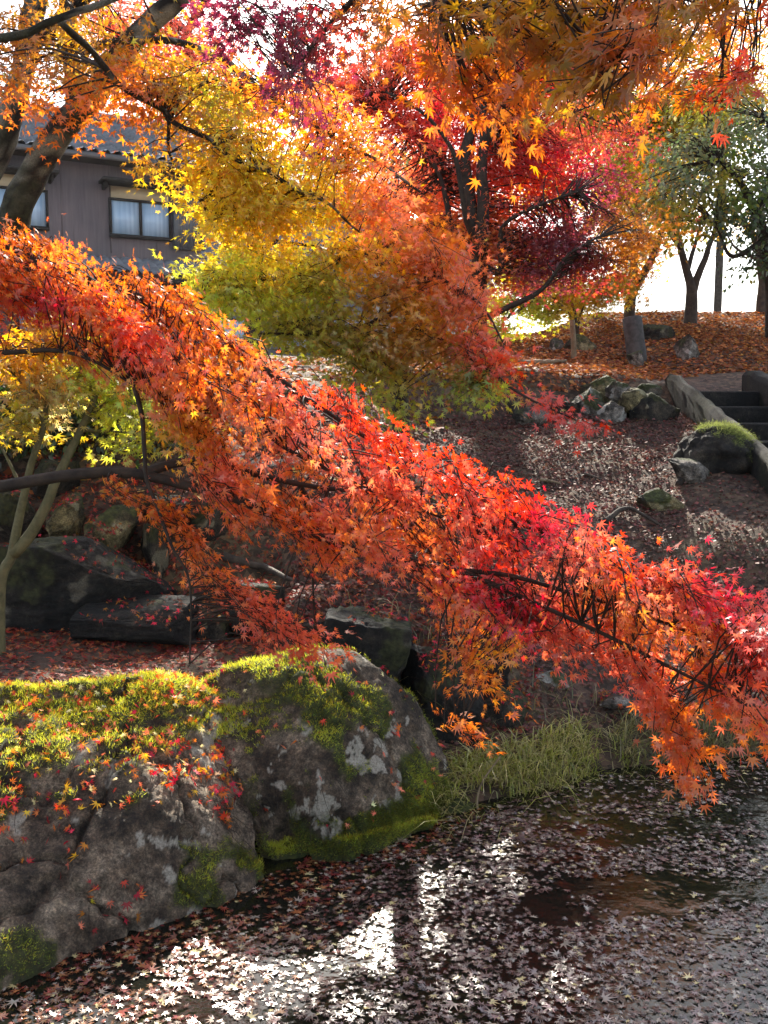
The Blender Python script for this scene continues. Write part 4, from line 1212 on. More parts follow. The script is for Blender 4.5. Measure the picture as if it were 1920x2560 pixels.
for li in range(9):
    f = .06 + .88 * li / 8
    lane = UE * (1 - f) + LE * f
    depth = np.interp(lane[:, 0], [-150, 300, 900, 1300, 1960], [2.95, 2.88, 2.72, 2.52, 2.25])
    k0 = -int(t.rng.integers(0, 22))
    while k0 < 196:
        L_ = int(t.rng.integers(14, 30))
        a_, b_ = max(k0, 0), min(k0 + L_, 199)
        k0 += L_ - int(t.rng.integers(-4, 5))
        if b_ - a_ < 5 or t.rng.random() < .10 + .18 * (f > .4):
            continue
        dz = t.rng.normal(0, .20) + .16 * (f - .5)
        sl = t.rng.uniform(0, 44)                          # each sheet dips across the lane
        m_ = [a_, (a_ + b_) // 2, b_]
        pts = [(lane[q, 0], lane[q, 1] + sl * (n_ - .7) + 9 * t.rng.normal(), depth[q] + dz - .05 * n_) for n_, q in enumerate(m_)]
        px_len = np.hypot(*(lane[b_] - lane[a_]))
        t.spine(pts, [12, 26, 18], int(px_len / t.rng.uniform(17, 30)), 14, .095, .0258, tuple(np.array(U1) + t.rng.normal(0, .16, 3)), thick=.03, droop=-.22)
        if t.rng.random() < .35 and li in (0, 3, 5, 7, 8):      # a tip hanging out of the sheet
            q = m_[2]
            t.spine([(lane[q, 0] - 30, lane[q, 1] + sl * .3, depth[q] + dz - .1), (lane[q, 0] + 20, lane[q, 1] + sl * .3 + 34, depth[q] + dz - .14), (lane[q, 0] + 60, lane[q, 1] + sl * .3 + 80, depth[q] + dz - .16)], [14, 16, 8], 4, 9, .075, .034, U1, thick=.02)
t.spine([(330, 700, 2.9), (450, 765, 2.88), (590, 850, 2.86)], [22, 34, 26], 9, 13, .10, .03, U1, thick=.04)
t.spine([(560, 860, 2.84), (680, 930, 2.82), (800, 990, 2.8)], [22, 34, 26], 8, 13, .10, .03, U1, thick=.04)
t.spine([(1290, 1560, 2.4), (1220, 1620, 2.38), (1180, 1680, 2.36), (1230, 1720, 2.35)], [40, 45, 30], 18, 10, .11, .0305, U1)
t.spine([(1560, 1660, 2.3), (1640, 1740, 2.28), (1700, 1820, 2.26), (1730, 1890, 2.25)], [70, 60, 45, 20], 22, 10, .10, .036, U1, thick=.06)
t.spine([(1800, 1700, 2.22), (1850, 1770, 2.2), (1900, 1830, 2.2)], [60, 40], 14, 10, .10, .036, U1)
t.spine([(400, 1280, 2.72), (480, 1400, 2.7), (580, 1490, 2.68), (700, 1570, 2.66), (800, 1640, 2.66)], [45, 60, 45, 22], 44, 11, .11, .0305, U1, thick=.06)
t.spine([(520, 1190, 2.85), (600, 1240, 2.8), (690, 1290, 2.74), (800, 1340, 2.7)], [50, 70, 60], 54, 12, .12, .0305, U1)
t.spine([(-60, 730, 2.9), (60, 745, 2.88), (150, 765, 2.86)], [55, 45, 30], 26, 12, .12, .0305, U1)
t.spine([(-80, 860, 2.8), (100, 870, 2.79), (240, 880, 2.78), (360, 930, 2.77), (470, 1040, 2.76)], [25, 35, 50, 45], 42, 12, .11, .0305, U1)
t.spine([(230, 800, 2.84), (320, 860, 2.82), (430, 940, 2.8)], [50, 60, 50], 40, 12, .12, .0305, U1)
t.spine([(285, 1228, 2.76), (350, 1250, 2.75), (430, 1300, 2.73)], [22, 30, 25], 11, 9, .09, .0305, U1, thick=.05)
t.spine([(1080, 1815, 2.5), (1130, 1826, 2.48), (1190, 1846, 2.46)], [15, 18, 10], 5, 8, .07, .0305, U1, thick=.03)
for c_, k_ in [((-3.2, 3.2, 5.2), 60), ((-2.2, 3.0, 5.0), 70), ((-1.2, 3.4, 5.1), 70), ((-2.6, 4.6, 5.4), 60), ((-1.4, 4.8, 5.6), 60), ((-.2, 3.6, 5.2), 60), ((-3.0, 2.2, 4.4), 50), ((-1.5, 2.2, 4.6), 60), ((.6, 2.8, 5.2), 50)]:  # unseen crown above the view, added to shade the left bank and boulders
    c_ = np.array(c_) + t.rng.normal(0, 1, (k_, 3)) * np.array([.65, .6, .28])
    c_[:, 2] = np.maximum(c_[:, 2], 2.75 + .42 * c_[:, 1])
    t.sprays(c_, nrm(t.rng.normal(0, 1, (k_, 3)) * np.array([1, 1, .25]) + np.array([.4, 0, -.2])), nrm(t.rng.normal(0, .25, (k_, 3)) + np.array([0, 0, 1])), np.full(k_, .26), 16, .05)
t.limb([(-3.2, 3.2, 3.9), (-2.4, 3.3, 4.7), (-1.3, 3.5, 5.0), (.2, 3.3, 5.2)], .05, .012, world=True)
t.limb([(-3.0, 3.4, 4.6), (-2.6, 4.2, 5.2), (-1.5, 4.8, 5.5)], .04, .012, world=True)
t.build(twig_r=.003, twig_share=.5)

# 3 overhead boughs near the camera (trunk to the right, outside the frame)
t = Tree('maple_tree', 'maple hanging large ochre leaves into the top of the view, trunk out of sight', 'tree', (4.2, 1.2, .4), BARK_DARK, 303, kind='maple7', gaps=True, dens=1.7,
         ctrl=[(600, 20, 'maroon'), (680, 120, 'maroon'), (760, 230, 'maroon'), (850, 100, 'dred'), (950, 60, 'brown'), (1060, 40, 'brown'), (1200, 60, 'ochre'), (1300, 120, 'brown'), (1400, 60, 'ochre'), (1500, 150, 'brown'), (1600, 120, 'dorange'), (1700, 80, 'ochre'), (1800, 60, 'brown'), (1880, 130, 'red'), (1450, 240, 'ochre'), (1250, 200, 'dorange'), (1080, 150, 'dorange')])
t.limb([(4.2, 1.2, .2), (4.1, 1.3, 1.6), (3.7, 1.5, 3.0), (3.2, 1.8, 4.4)], .15, .06, world=True)
t.limb(np.vstack([[(3.7, 1.5, 3.0)], [P(*p) for p in [(2100, -130, 2.3), (1850, -60, 2.25), (1640, -20, 2.15), (1450, -10, 2.1), (1250, 10, 2.2), (1100, 0, 2.4)]]]), .012, .003, world=True, wob=.2)
t.limb(np.vstack([[(3.4, 1.7, 3.8)], [P(*p) for p in [(1700, -420, 3.0), (1300, -260, 3.4), (1000, -120, 3.7), (900, -20, 3.8), (800, 90, 3.9), (720, 200, 4.0)]]]), .03, .004, world=True, wob=.2)
t.limb([(1500, 10, 2.1), (1480, 90, 2.0), (1500, 180, 1.95), (1510, 270, 1.95)], .003, .001, wob=.2)
t.spine([(1900, 50, 2.3), (1650, 60, 2.2), (1450, 70, 2.1), (1250, 70, 2.2), (1080, 50, 2.4)], [60, 80, 90, 80, 70], 46, 12, .12, .05, (0, .2, .8), thick=.22)
t.spine([(1640, 140, 2.0), (1520, 160, 1.95), (1430, 190, 1.9)], [60, 60, 50], 15, 10, .10, .05, (0, .1, .8), thick=.12)
t.spine([(1000, -40, 2.6), (1250, -30, 2.4), (1550, -40, 2.3), (1900, -40, 2.3)], [60, 60], 34, 12, .15, .048, (0, .25, .8), thick=.25)
t.spine([(1100, 120, 2.4), (1250, 160, 2.3), (1330, 190, 2.3)], [70, 50], 22, 11, .13, .044, (0, .25, .8), thick=.2)
t.spine([(960, -20, 3.8), (860, 60, 3.85), (780, 150, 3.95), (740, 260, 4.0)], [80, 110, 100, 70], 46, 12, .17, .044, (0, .3, .8), thick=.25)
t.spine([(800, -30, 3.8), (700, 10, 3.9), (600, 30, 4.0), (560, 60, 4.1)], [60, 60, 40], 26, 11, .16, .044, (0, .3, .8), thick=.2)
t.spine([(1920, 110, 2.4), (1880, 150, 2.4), (1840, 150, 2.4)], [50, 40], 8, 10, .1, .044, (0, .25, .8))
t.build(twig_r=.0035)

# 4 green and yellow maple in the middle
t = Tree('maple_tree', 'spreading maple still green and yellow above the bank in the middle', 'tree', P(1010, 1000, 7.6), BARK_DARK, 404, kind='maple7s', dens=2.1,
         ctrl=[(480, 700, 'ygreen'), (560, 650, 'ygreen'), (620, 760, 'ygreen'), (700, 650, 'yellow'), (760, 720, 'ygreen'), (700, 850, 'olive'), (850, 800, 'olive'), (800, 660, 'olive'), (900, 640, 'gold'), (950, 750, 'ochre'), (1000, 850, 'ochre'), (900, 920, 'olive'), (1000, 1000, 'olive'), (980, 1060, 'ygreen'), (1060, 620, 'dorange'),
               (1100, 700, 'orange'), (1150, 800, 'dorange'), (1200, 860, 'coral'), (1240, 900, 'red'), (1050, 780, 'gold'), (1170, 960, 'green'), (1210, 1000, 'ygreen'), (1100, 900, 'ochre'), (1100, 580, 'orange'), (1180, 700, 'coral'), (1340, 1010, 'red'), (1450, 1050, 'red'), (860, 560, 'gold'), (520, 640, 'yellow')])
b0 = P(1010, 1000, 7.6); b0[2] = ground(b0[0], b0[1]) - .15
t.limb(np.vstack([b0, [P(*p) for p in [(1000, 900, 7.5), (1030, 780, 7.3), (1010, 690, 7.1), (960, 610, 7.0), (900, 520, 6.9)]]]), .075, .03, world=True)
t.limb([(1015, 700, 7.1), (900, 625, 6.8), (800, 680, 6.4), (690, 690, 6.2), (600, 720, 6.0), (500, 748, 5.8)], .03, .008)
t.limb([(1020, 760, 7.2), (900, 820, 6.6), (780, 836, 6.3), (650, 834, 6.0)], .025, .007)
t.limb([(1010, 690, 7.1), (900, 640, 6.7), (800, 620, 6.4), (690, 600, 6.2)], .022, .007)
t.limb([(1025, 780, 7.2), (1100, 850, 6.6), (1190, 900, 6.2), (1300, 985, 5.9), (1440, 1050, 5.7)], .02, .004)
t.limb([(1015, 720, 7.1), (1100, 700, 6.6), (1200, 760, 6.3), (1260, 860, 6.1)], .02, .005)
for a in [(540, 700, 5.9, 110, 50, .4, 26), (650, 650, 6.2, 150, 50, .5, 34), (620, 740, 6.0, 150, 60, .4, 34), (780, 720, 6.3, 160, 80, .5, 46), (860, 640, 6.5, 150, 60, .5, 34), (760, 820, 6.3, 160, 60, .4, 36), (880, 850, 6.4, 150, 80, .5, 40), (930, 930, 6.5, 110, 70, .4, 26), (1000, 740, 6.6, 140, 90, .5, 44),
          (1020, 860, 6.6, 120, 80, .5, 34), (1090, 660, 6.7, 130, 80, .5, 36), (1150, 760, 6.5, 110, 80, .4, 32), (1170, 870, 6.3, 90, 70, .35, 26), (990, 1030, 6.4, 90, 50, .3, 16), (1190, 960, 6.1, 60, 40, .2, 12), (1000, 590, 6.9, 160, 50, .5, 26), (1240, 910, 6.1, 50, 40, .2, 9)]:
    t.blob(*a, n=15, r=.25, size=.058, up=(.1, .5, .85), droop=-.4)
t.spine([(1270, 960, 6.0), (1350, 1000, 5.9), (1400, 1030, 5.8), (1480, 1060, 5.7)], [25, 30, 18], 11, 9, .15, .06)
t.build(twig_r=.005, twig_share=.45)

# 5 red maple with several stems in the centre
t = Tree('maple_tree', 'tall red maple with a cluster of dark slender stems in the centre', 'tree', P(1200, 940, 11), BARK_DARK, 505, dens=3.5, far=.4,
         ctrl=[(860, 200, 'coral'), (950, 180, 'coral'), (1000, 300, 'red'), (920, 360, 'coral'), (1050, 400, 'coral'), (950, 480, 'orange'), (1100, 130, 'coral'), (1100, 300, 'crimson'), (1200, 100, 'orange'), (1300, 160, 'coral'), (1400, 200, 'coral'), (1500, 200, 'orange'), (1250, 260, 'red'), (1350, 300, 'coral'), (1150, 480, 'coral'), (1250, 420, 'red'), (1150, 220, 'red'), (1000, 150, 'coral'), (1330, 240, 'red'), (1220, 340, 'coral'),
               (1350, 380, 'crimson'), (1430, 400, 'crimson'), (1280, 360, 'red'), (1480, 470, 'purple'), (1380, 520, 'dred'), (1300, 500, 'red'), (1380, 450, 'red'), (1440, 330, 'coral'), (1480, 520, 'dpurple'), (1450, 600, 'dpurple'), (1380, 640, 'dpurple'), (1520, 580, 'brown'), (1250, 580, 'dorange'), (1150, 580, 'orange'), (1030, 560, 'orange'), (1320, 580, 'dred'), (1600, 560, 'brown'), (1500, 680, 'dred'), (1560, 640, 'brown')])
b0 = P(1200, 940, 11.0); b0[2] = ground(b0[0], b0[1]) - .2
t.limb(np.vstack([b0, [P(*p) for p in [(1196, 760, 11.0), (1198, 619, 11.0), (1188, 560, 11.0), (1180, 521, 11.0), (1162, 405, 11.0), (1174, 341, 11.0), (1191, 260, 11.0), (1203, 180, 11.0), (1215, 60, 11.0), (1230, -90, 11.0)]]]), .10, .03, world=True, n=60, wob=.5)
t.limb([(1203, 640, 10.9), (1209, 509, 10.9), (1203, 434, 10.9), (1209, 347, 10.9), (1212, 243, 10.9), (1240, 120, 10.9), (1290, -40, 10.9)], .075, .025, wob=.5)
t.limb([(1212, 360, 10.9), (1238, 307, 10.8), (1272, 260, 10.6), (1342, 229, 10.5), (1430, 229, 10.3), (1520, 190, 10.2)], .04, .012, wob=.5)
t.limb([(1212, 350, 10.9), (1250, 290, 11.2), (1270, 220, 11.4), (1310, 120, 11.5)], .035, .012, wob=.5)
t.limb([(1190, 640, 11.0), (1150, 590, 11.1), (1128, 560, 11.2), (1116, 509, 11.2), (1090, 420, 11.3), (1020, 330, 11.4), (960, 270, 11.5)], .05, .012, wob=.5)
t.limb([(1195, 620, 11.0), (1170, 560, 10.8), (1160, 510, 10.7), (1140, 400, 10.6), (1100, 330, 10.5), (1040, 270, 10.4), (965, 230, 10.3)], .04, .010, wob=.5)
t.limb([(1200, 660, 11.0), (1252, 680, 10.8), (1250, 600, 10.7), (1262, 560, 10.6), (1330, 520, 10.4), (1440, 480, 10.2)], .04, .010, wob=.5)
t.limb([(1200, 800, 11.0), (1290, 760, 10.6), (1360, 720, 10.4), (1420, 640, 10.2), (1500, 590, 10.0)], .04, .008, wob=.5)
for a in [(900, 210, 11.5, 130, 100, .8, 42), (1000, 330, 11.6, 150, 100, .8, 54), (930, 420, 11.4, 150, 90, .7, 42), (1080, 170, 11.8, 130, 110, .9, 46), (1110, 330, 12.4, 110, 110, .8, 40), (1230, 90, 12, 170, 110, 1, 60), (1330, 180, 11.6, 170, 90, .9, 56), (1480, 170, 11.3, 170, 80, .8, 46), (1240, 270, 12.4, 140, 80, .6, 30),
          (1310, 320, 11.5, 160, 55, .8, 44), (1380, 385, 11.2, 190, 40, .8, 26), (1290, 440, 11.5, 150, 50, .7, 44), (1440, 465, 11.0, 210, 36, .8, 22), (1330, 530, 11.2, 210, 36, .8, 24), (1520, 560, 10.9, 190, 34, .8, 18), (1120, 470, 12.3, 120, 70, .7, 36), (1020, 520, 11.7, 150, 70, .7, 44), (1230, 530, 12.2, 110, 60, .5, 24),
          (1380, 610, 10.9, 170, 38, .6, 42), (1480, 660, 10.8, 150, 34, .5, 30), (1320, 680, 11, 130, 30, .5, 20), (1270, 600, 11.6, 130, 50, .6, 26), (1090, 590, 11.5, 150, 50, .6, 34), (1590, 600, 11, 80, 34, .4, 14), (1150, -60, 12, 380, 90, 1.2, 40), (850, 320, 11.5, 110, 100, .8, 32), (800, 220, 11.8, 90, 60, .7, 16), (1000, 120, 11.6, 110, 70, .8, 30), (1400, 90, 11.6, 150, 70, .8, 34), (1560, 330, 11.4, 70, 50, .5, 10), (1180, 420, 11.6, 120, 60, .7, 22), (1200, 200, 12.3, 120, 80, .7, 26), (1060, 420, 12.3, 110, 70, .7, 22), (1270, 380, 11.8, 150, 45, .7, 30), (1220, 600, 11.2, 120, 40, .5, 20), (1180, 680, 11.4, 110, 40, .5, 18)]:
    t.blob(*a, n=19, r=.40, size=.066, up=(0, .5, .85))
t.build(twig_r=.007, twig_share=.35)

# 6 coral maple far behind on the left
t = Tree('maple_tree', 'coral pink maple behind the tiled roof at the top left', 'tree', (-2.3, 17, 2.4), BARK_DARK, 606, kind='maple5', dens=3.6,
         ctrl=[(250, 60, 'coral'), (400, 60, 'coral'), (500, 100, 'pink'), (600, 180, 'coral'), (700, 250, 'red'), (560, 240, 'orange'), (800, 150, 'pink'), (330, 150, 'red')])
t.limb(np.vstack([[(-2.3, 17, 2.2)], [P(*p) for p in [(640, 640, 17), (600, 420, 16.8), (520, 250, 16.5), (470, 90, 16.2), (540, -40, 16)]]]), .16, .04, world=True)
t.limb([(560, 330, 16.7), (600, 260, 16), (660, 210, 15.5), (760, 170, 15)], .06, .015)
t.limb([(520, 250, 16.5), (400, 160, 16.8), (250, 60, 16.8)], .06, .02)
for a in [(280, 60, 16, 130, 80, 1, 30), (420, 80, 15.8, 130, 90, 1, 34), (520, 140, 15.5, 130, 80, .9, 30), (620, 210, 15.2, 140, 70, .9, 34), (740, 240, 15, 120, 60, .8, 22), (330, 180, 16.2, 150, 60, .8, 24), (560, 290, 15.5, 140, 60, .8, 20), (400, -80, 16, 250, 80, 1.2, 24)]:
    t.blob(*a, n=16, r=.5, size=.09)
t.build(twig_r=.01, twig_share=.4)

# 7 olive-yellow trees beyond the hill
def small_tree(name, label, px, pyb, Y, stems, blobs, ctrl, seed, bark, size=.09, r=.5, n=15, kind='maple5', leafmat=None, r0=.1, share=.4, group=None, gaps=True, dens=2.4):
    b0 = P(px, pyb, Y)
    b0[2] = ground(b0[0], b0[1]) - .2
    t = Tree(name, label, 'tree', b0, bark, seed, kind=kind, ctrl=ctrl, leafmat=leafmat, gaps=gaps, dens=dens, far=.8)
    for k, s_ in enumerate(stems):
        pts = [P(*p) for p in s_[0]]
        if len(s_) < 4:
            pts = [b0] + pts
        t.limb(np.array(pts), s_[1], s_[2], world=True, wob=.7)
    for a in blobs:
        t.blob(*a, n=n, r=r, size=size)
    o = t.build(twig_r=.009, twig_share=share)
    if group:
        o['group'] = group
    return t

small_tree('yellow_tree', 'olive yellow tree beyond the terrace, between the red maple and the hill', 1440, 800, 21,
    [([(1440, 700, 21), (1420, 560, 21), (1400, 400, 21), (1380, 250, 21)], .16, .05), ([(1430, 620, 21), (1520, 480, 20.5), (1560, 330, 20.3)], .09, .03, 0, 1)],
    [(1400, 330, 21, 150, 80, 1.4, 34), (1500, 280, 20.5, 140, 90, 1.4, 34), (1550, 420, 20, 100, 80, 1.2, 26), (1370, 450, 21, 130, 80, 1.2, 24), (1560, 520, 20, 80, 60, 1, 18), (1640, 300, 20, 140, 90, 1.4, 30), (1780, 250, 20, 150, 80, 1.4, 30), (1330, 640, 20.5, 100, 60, 1, 14), (1750, 100, 20, 200, 90, 1.5, 26), (1640, 420, 20.5, 110, 90, 1.2, 26), (1720, 340, 20, 130, 100, 1.2, 26), (1850, 240, 20, 140, 90, 1.2, 20), (1600, 620, 20, 60, 60, .8, 8), (1680, 540, 20, 80, 60, .9, 12), (1500, 60, 21, 220, 90, 1.5, 22), (1700, -60, 20, 260, 80, 1.5, 24), (1450, -70, 21, 220, 80, 1.5, 18)],  # topmost boughs out of view, added to shade the steps and slope
    [(1400, 330, 'olive'), (1500, 250, 'ochre'), (1540, 380, 'ygreen'), (1400, 450, 'yellow'), (1650, 280, 'olive'), (1600, 400, 'yellow'), (1330, 640, 'yellow'), (1780, 260, 'olive'), (1560, 540, 'ochre'), (1750, 100, 'orange')], 707, BARK_BROWN, .115, .6, n=22, dens=5.0)
small_tree('broadleaf_tree', 'dusky grey green broadleaf tree filling the right edge above the hill', 1935, 800, 15.5,
    [([(1930, 700, 15.5), (1900, 560, 15.4), (1860, 470, 15.2), (1800, 400, 15)], .13, .03), ([(1910, 600, 15.4), (1830, 640, 15.2), (1790, 560, 15)], .05, .015, 0, 1), ([(1890, 540, 15.4), (1930, 420, 15.3), (1920, 300, 15.2)], .08, .03, 0, 1)],
    [(1790, 360, 15.2, 150, 90, 1.1, 40), (1900, 310, 15.3, 150, 90, 1.1, 40), (1730, 470, 15, 130, 80, .9, 34), (1860, 470, 15.1, 150, 90, 1, 40), (1940, 560, 15.2, 130, 90, .9, 30), (1790, 545, 14.9, 140, 60, .8, 22), (1680, 380, 15, 90, 70, .7, 16), (1950, 420, 15.3, 120, 120, .9, 28), (1900, 650, 15, 100, 60, .6, 9), (1690, 560, 15, 90, 60, .6, 9), (1760, 260, 15.3, 120, 50, .8, 14), (1650, 480, 15, 70, 60, .5, 8)],
    [(1800, 350, 'lgrey'), (1900, 310, 'lgrey'), (1740, 450, 'grey'), (1860, 480, 'green'), (1940, 540, 'dgreen'), (1800, 540, 'dgreen'), (1700, 420, 'lgrey'), (1760, 520, 'olive'), (1900, 420, 'grey'), (1820, 440, 'olive'), (1690, 570, 'olive'), (1860, 600, 'dgreen'), (1760, 260, 'olive'), (1850, 380, 'green')], 808, BARK_DARK, .075, .42, 12, 'oval', LEAF_EVER, dens=1.9)
small_tree('bare_tree', 'forked tree with a pale trunk splitting in a V on the crest of the hill', 1725, 800, 17.6,
    [([(1728, 760, 17.6), (1726, 720, 17.6), (1718, 690, 17.6), (1700, 610, 17.5), (1680, 520, 17.4), (1690, 430, 17.3)], .125, .02), ([(1730, 740, 17.6), (1748, 680, 17.6), (1772, 620, 17.6), (1790, 560, 17.6), (1800, 450, 17.6)], .075, .02, 0, 1),
     ([(1716, 690, 17.6), (1740, 600, 17.8), (1760, 520, 18)], .05, .015, 0, 1), ([(1702, 620, 17.5), (1660, 560, 17.3), (1620, 500, 17.2)], .05, .012, 0, 1), ([(1788, 570, 17.6), (1840, 500, 17.5), (1900, 470, 17.4)], .05, .012, 0, 1)],
    [(1690, 470, 17.3, 110, 70, .8, 16), (1790, 430, 17.5, 120, 70, .8, 14), (1650, 560, 17.3, 60, 40, .5, 6), (1850, 560, 17.5, 80, 40, .5, 6)],
    [(1690, 470, 'ochre'), (1790, 430, 'olive'), (1650, 560, 'gold'), (1850, 560, 'ochre')], 909, BARK_BROWN, .09, .45, 11, r0=.15, share=1)
small_tree('leaning_tree', 'tree leaning right with yellow leaves, left of the forked one on the hill', 1572, 790, 16.5,
    [([(1578, 745, 16.5), (1600, 700, 16.5), (1635, 640, 16.5), (1655, 570, 16.4), (1662, 480, 16.3)], .10, .025), ([(1590, 720, 16.5), (1585, 640, 16.5), (1600, 560, 16.5), (1590, 470, 16.5)], .07, .025, 0, 1), ([(1640, 630, 16.5), (1600, 560, 16.3), (1560, 500, 16.2)], .04, .012, 0, 1)],
    [(1600, 520, 16.4, 90, 50, .7, 14), (1570, 640, 16.3, 60, 60, .5, 16), (1660, 470, 16.3, 80, 50, .6, 12), (1560, 720, 16.2, 50, 40, .4, 8)],
    [(1600, 520, 'ochre'), (1570, 650, 'yellow'), (1660, 470, 'gold'), (1560, 720, 'brown')], 910, BARK_BROWN, .09, .42, 13, share=1)
small_tree('bare_tree', 'thin leafless tree at the right edge beyond the hill crest', 1905, 800, 19,
    [([(1905, 760, 19), (1908, 700, 19), (1890, 600, 19), (1840, 540, 19), (1800, 500, 19)], .13, .03), ([(1906, 690, 19), (1930, 600, 19), (1960, 500, 19)], .08, .02, 0, 1), ([(1900, 650, 19), (1840, 620, 18.8), (1810, 570, 18.7)], .04, .01, 0, 1)],
    [(1870, 560, 19, 80, 50, .6, 6)], [(1870, 560, 'gold')], 911, BARK_BROWN, .09, .45, 8, share=1)
small_tree('yellow_shrub', 'bright yellow shrub behind the short wooden post', 1440, 850, 15.5,
    [([(1440, 800, 15.5), (1430, 760, 15.5), (1420, 700, 15.5)], .03, .01), ([(1450, 790, 15.5), (1480, 740, 15.5), (1500, 700, 15.4)], .025, .008), ([(1430, 800, 15.5), (1390, 750, 15.4), (1350, 730, 15.4)], .025, .008)],
    [(1440, 745, 15.5, 75, 50, .4, 34), (1290, 690, 15.8, 70, 50, .4, 26), (1250, 760, 15.6, 60, 40, .4, 18), (1340, 650, 15.8, 80, 45, .4, 24), (1240, 830, 15.4, 60, 40, .4, 14), (1380, 720, 15.6, 80, 40, .4, 24), (1500, 720, 15.4, 60, 50, .4, 24), (1340, 760, 15.6, 60, 40, .4, 16), (1370, 790, 15.6, 40, 25, .3, 10), (1560, 700, 15.8, 40, 40, .3, 10)],
    [(1440, 745, 'yellow'), (1380, 720, 'yellow'), (1500, 710, 'ochre'), (1340, 760, 'ygreen'), (1370, 795, 'ygreen'), (1430, 790, 'yellow')], 912, BARK_BROWN, .095, .3, 15, share=.5, dens=3.2)

# 8 yellow-green bush on the left bank
t = Tree('bush', 'yellow green bush with two pale crossing stems on the left bank', 'bush', P(30, 1500, 5.2), BARK_GREEN, 113, kind='maple7s', gaps=True, dens=2.0,
         ctrl=[(40, 900, 'gold'), (100, 960, 'ochre'), (60, 1050, 'olive'), (180, 860, 'gold'), (250, 830, 'ygreen'), (280, 930, 'ygreen'), (330, 1000, 'ygreen'), (380, 1080, 'olive'), (140, 1000, 'pale'), (200, 950, 'ygreen'), (330, 1120, 'ygreen'), (90, 1120, 'ochre'), (430, 1100, 'olive'), (480, 1040, 'ochre'), (20, 820, 'gold')])
b0 = P(-10, 1500, 5.2); b0[2] = .5
t.limb(np.vstack([b0, [P(*p) for p in [(0, 1464, 5.2), (29, 1389, 5.2), (46, 1308, 5.2), (60, 1235, 5.2), (80, 1150, 5.2), (110, 1060, 5.2), (120, 950, 5.3)]]]), .034, .012, world=True, wob=.4)
t.limb([(34, 1385, 5.2), (75, 1337, 5.2), (116, 1262, 5.2), (139, 1202, 5.2), (175, 1125, 5.25), (202, 1075, 5.3), (240, 985, 5.35), (270, 880, 5.4)], .034, .014, wob=.4)
for p in [[(202, 1075, 5.3), (260, 1010, 5.4), (340, 960, 5.5)], [(110, 1060, 5.2), (70, 980, 5.2), (20, 920, 5.2)], [(240, 985, 5.35), (200, 920, 5.3), (180, 850, 5.3)], [(202, 1075, 5.3), (300, 1080, 5.5), (420, 1090, 5.6)], [(60, 1235, 5.2), (20, 1150, 5.2), (-20, 1080, 5.2)], [(270, 880, 5.4), (290, 840, 5.4), (260, 780, 5.4)]]:
    t.limb(p, .011, .004, wob=.4)
for a in [(40, 900, 5.2, 90, 60, .35, 24), (110, 980, 5.2, 100, 60, .35, 28), (60, 1060, 5.2, 80, 45, .3, 12), (230, 850, 5.4, 110, 60, .35, 28), (290, 930, 5.5, 110, 60, .35, 32), (350, 1020, 5.5, 110, 60, .35, 26), (200, 960, 5.3, 90, 50, .3, 20), (430, 1090, 5.6, 100, 45, .3, 18), (330, 1110, 5.5, 90, 30, .3, 8), (480, 1030, 5.7, 90, 50, .3, 16), (150, 800, 5.3, 90, 50, .3, 12)]:
    t.blob(*a, n=14, r=.18, size=.056, up=(0, .6, .8))
t.build(twig_r=.005)

small_tree('added_evergreen_bush', 'dark evergreen bush added to darken the slope behind the yellow green bush', 150, 1180, 7.6,  # added bush; its dark leaves stand in for shade on the slope
    [([(150, 1120, 7.6), (140, 1050, 7.6), (130, 980, 7.6)], .03, .01), ([(170, 1120, 7.6), (240, 1060, 7.6), (300, 1000, 7.6)], .025, .008), ([(140, 1120, 7.6), (60, 1060, 7.5), (0, 1000, 7.5)], .025, .008)],
    [(40, 1050, 7.5, 120, 90, .5, 30), (170, 1040, 7.6, 130, 90, .5, 34), (310, 1030, 7.6, 130, 90, .5, 34), (430, 1060, 7.7, 110, 80, .5, 24), (120, 950, 7.7, 130, 70, .5, 22), (290, 930, 7.7, 130, 70, .5, 22), (-60, 960, 7.5, 90, 120, .5, 18)],
    [(40, 1050, 'dgreen'), (250, 1000, 'dgreen'), (150, 930, 'green'), (420, 1060, 'dgreen'), (310, 930, 'green')], 913, BARK_DARK, .055, .28, 16, 'oval', LEAF_EVER, share=.5)

# 9 tall cedar and the wood beyond the roofs
t = Tree('cedar_tree', 'tall straight cedar with a reddish trunk behind the red maple', 'tree', P(1085, 900, 23), CEDAR, 114, kind='oval', leafmat=LEAF_EVER, ctrl=[(1085, 0, 'dgreen')], far=1.0)
b0 = P(1085, 900, 23); b0[2] = 2.6
t.limb(np.array([b0, b0 + [0, 0, 5], b0 + [.05, 0, 10], b0 + [0, 0, 17], b0 + [0, 0, 23]]), .34, .08, world=True, wob=.3)
for k in range(22):
    a = k * 2.4
    z = 10.5 + k * .55
    L = 3.2 - k * .09
    o = b0 + np.array([0, 0, z])
    t.limb(np.array([o, o + [math.cos(a) * L * .5, math.sin(a) * L * .5, -.1], o + [math.cos(a) * L, math.sin(a) * L, -.6]]), .05, .015, world=True)
    kk = 7
    f = t.rng.uniform(.35, 1, kk)[:, None]
    c = o + f * np.array([[math.cos(a) * L, math.sin(a) * L, -.45]]) + t.rng.normal(0, .22, (kk, 3))
    t.sprays(c, nrm(np.array([[math.cos(a), math.sin(a), -.4]]) + t.rng.normal(0, .3, (kk, 3))), nrm(np.array([[0, 0, 1.]]) + t.rng.normal(0, .2, (kk, 3))), np.full(kk, .6), 26, .16)
t.build(twig_share=.2)
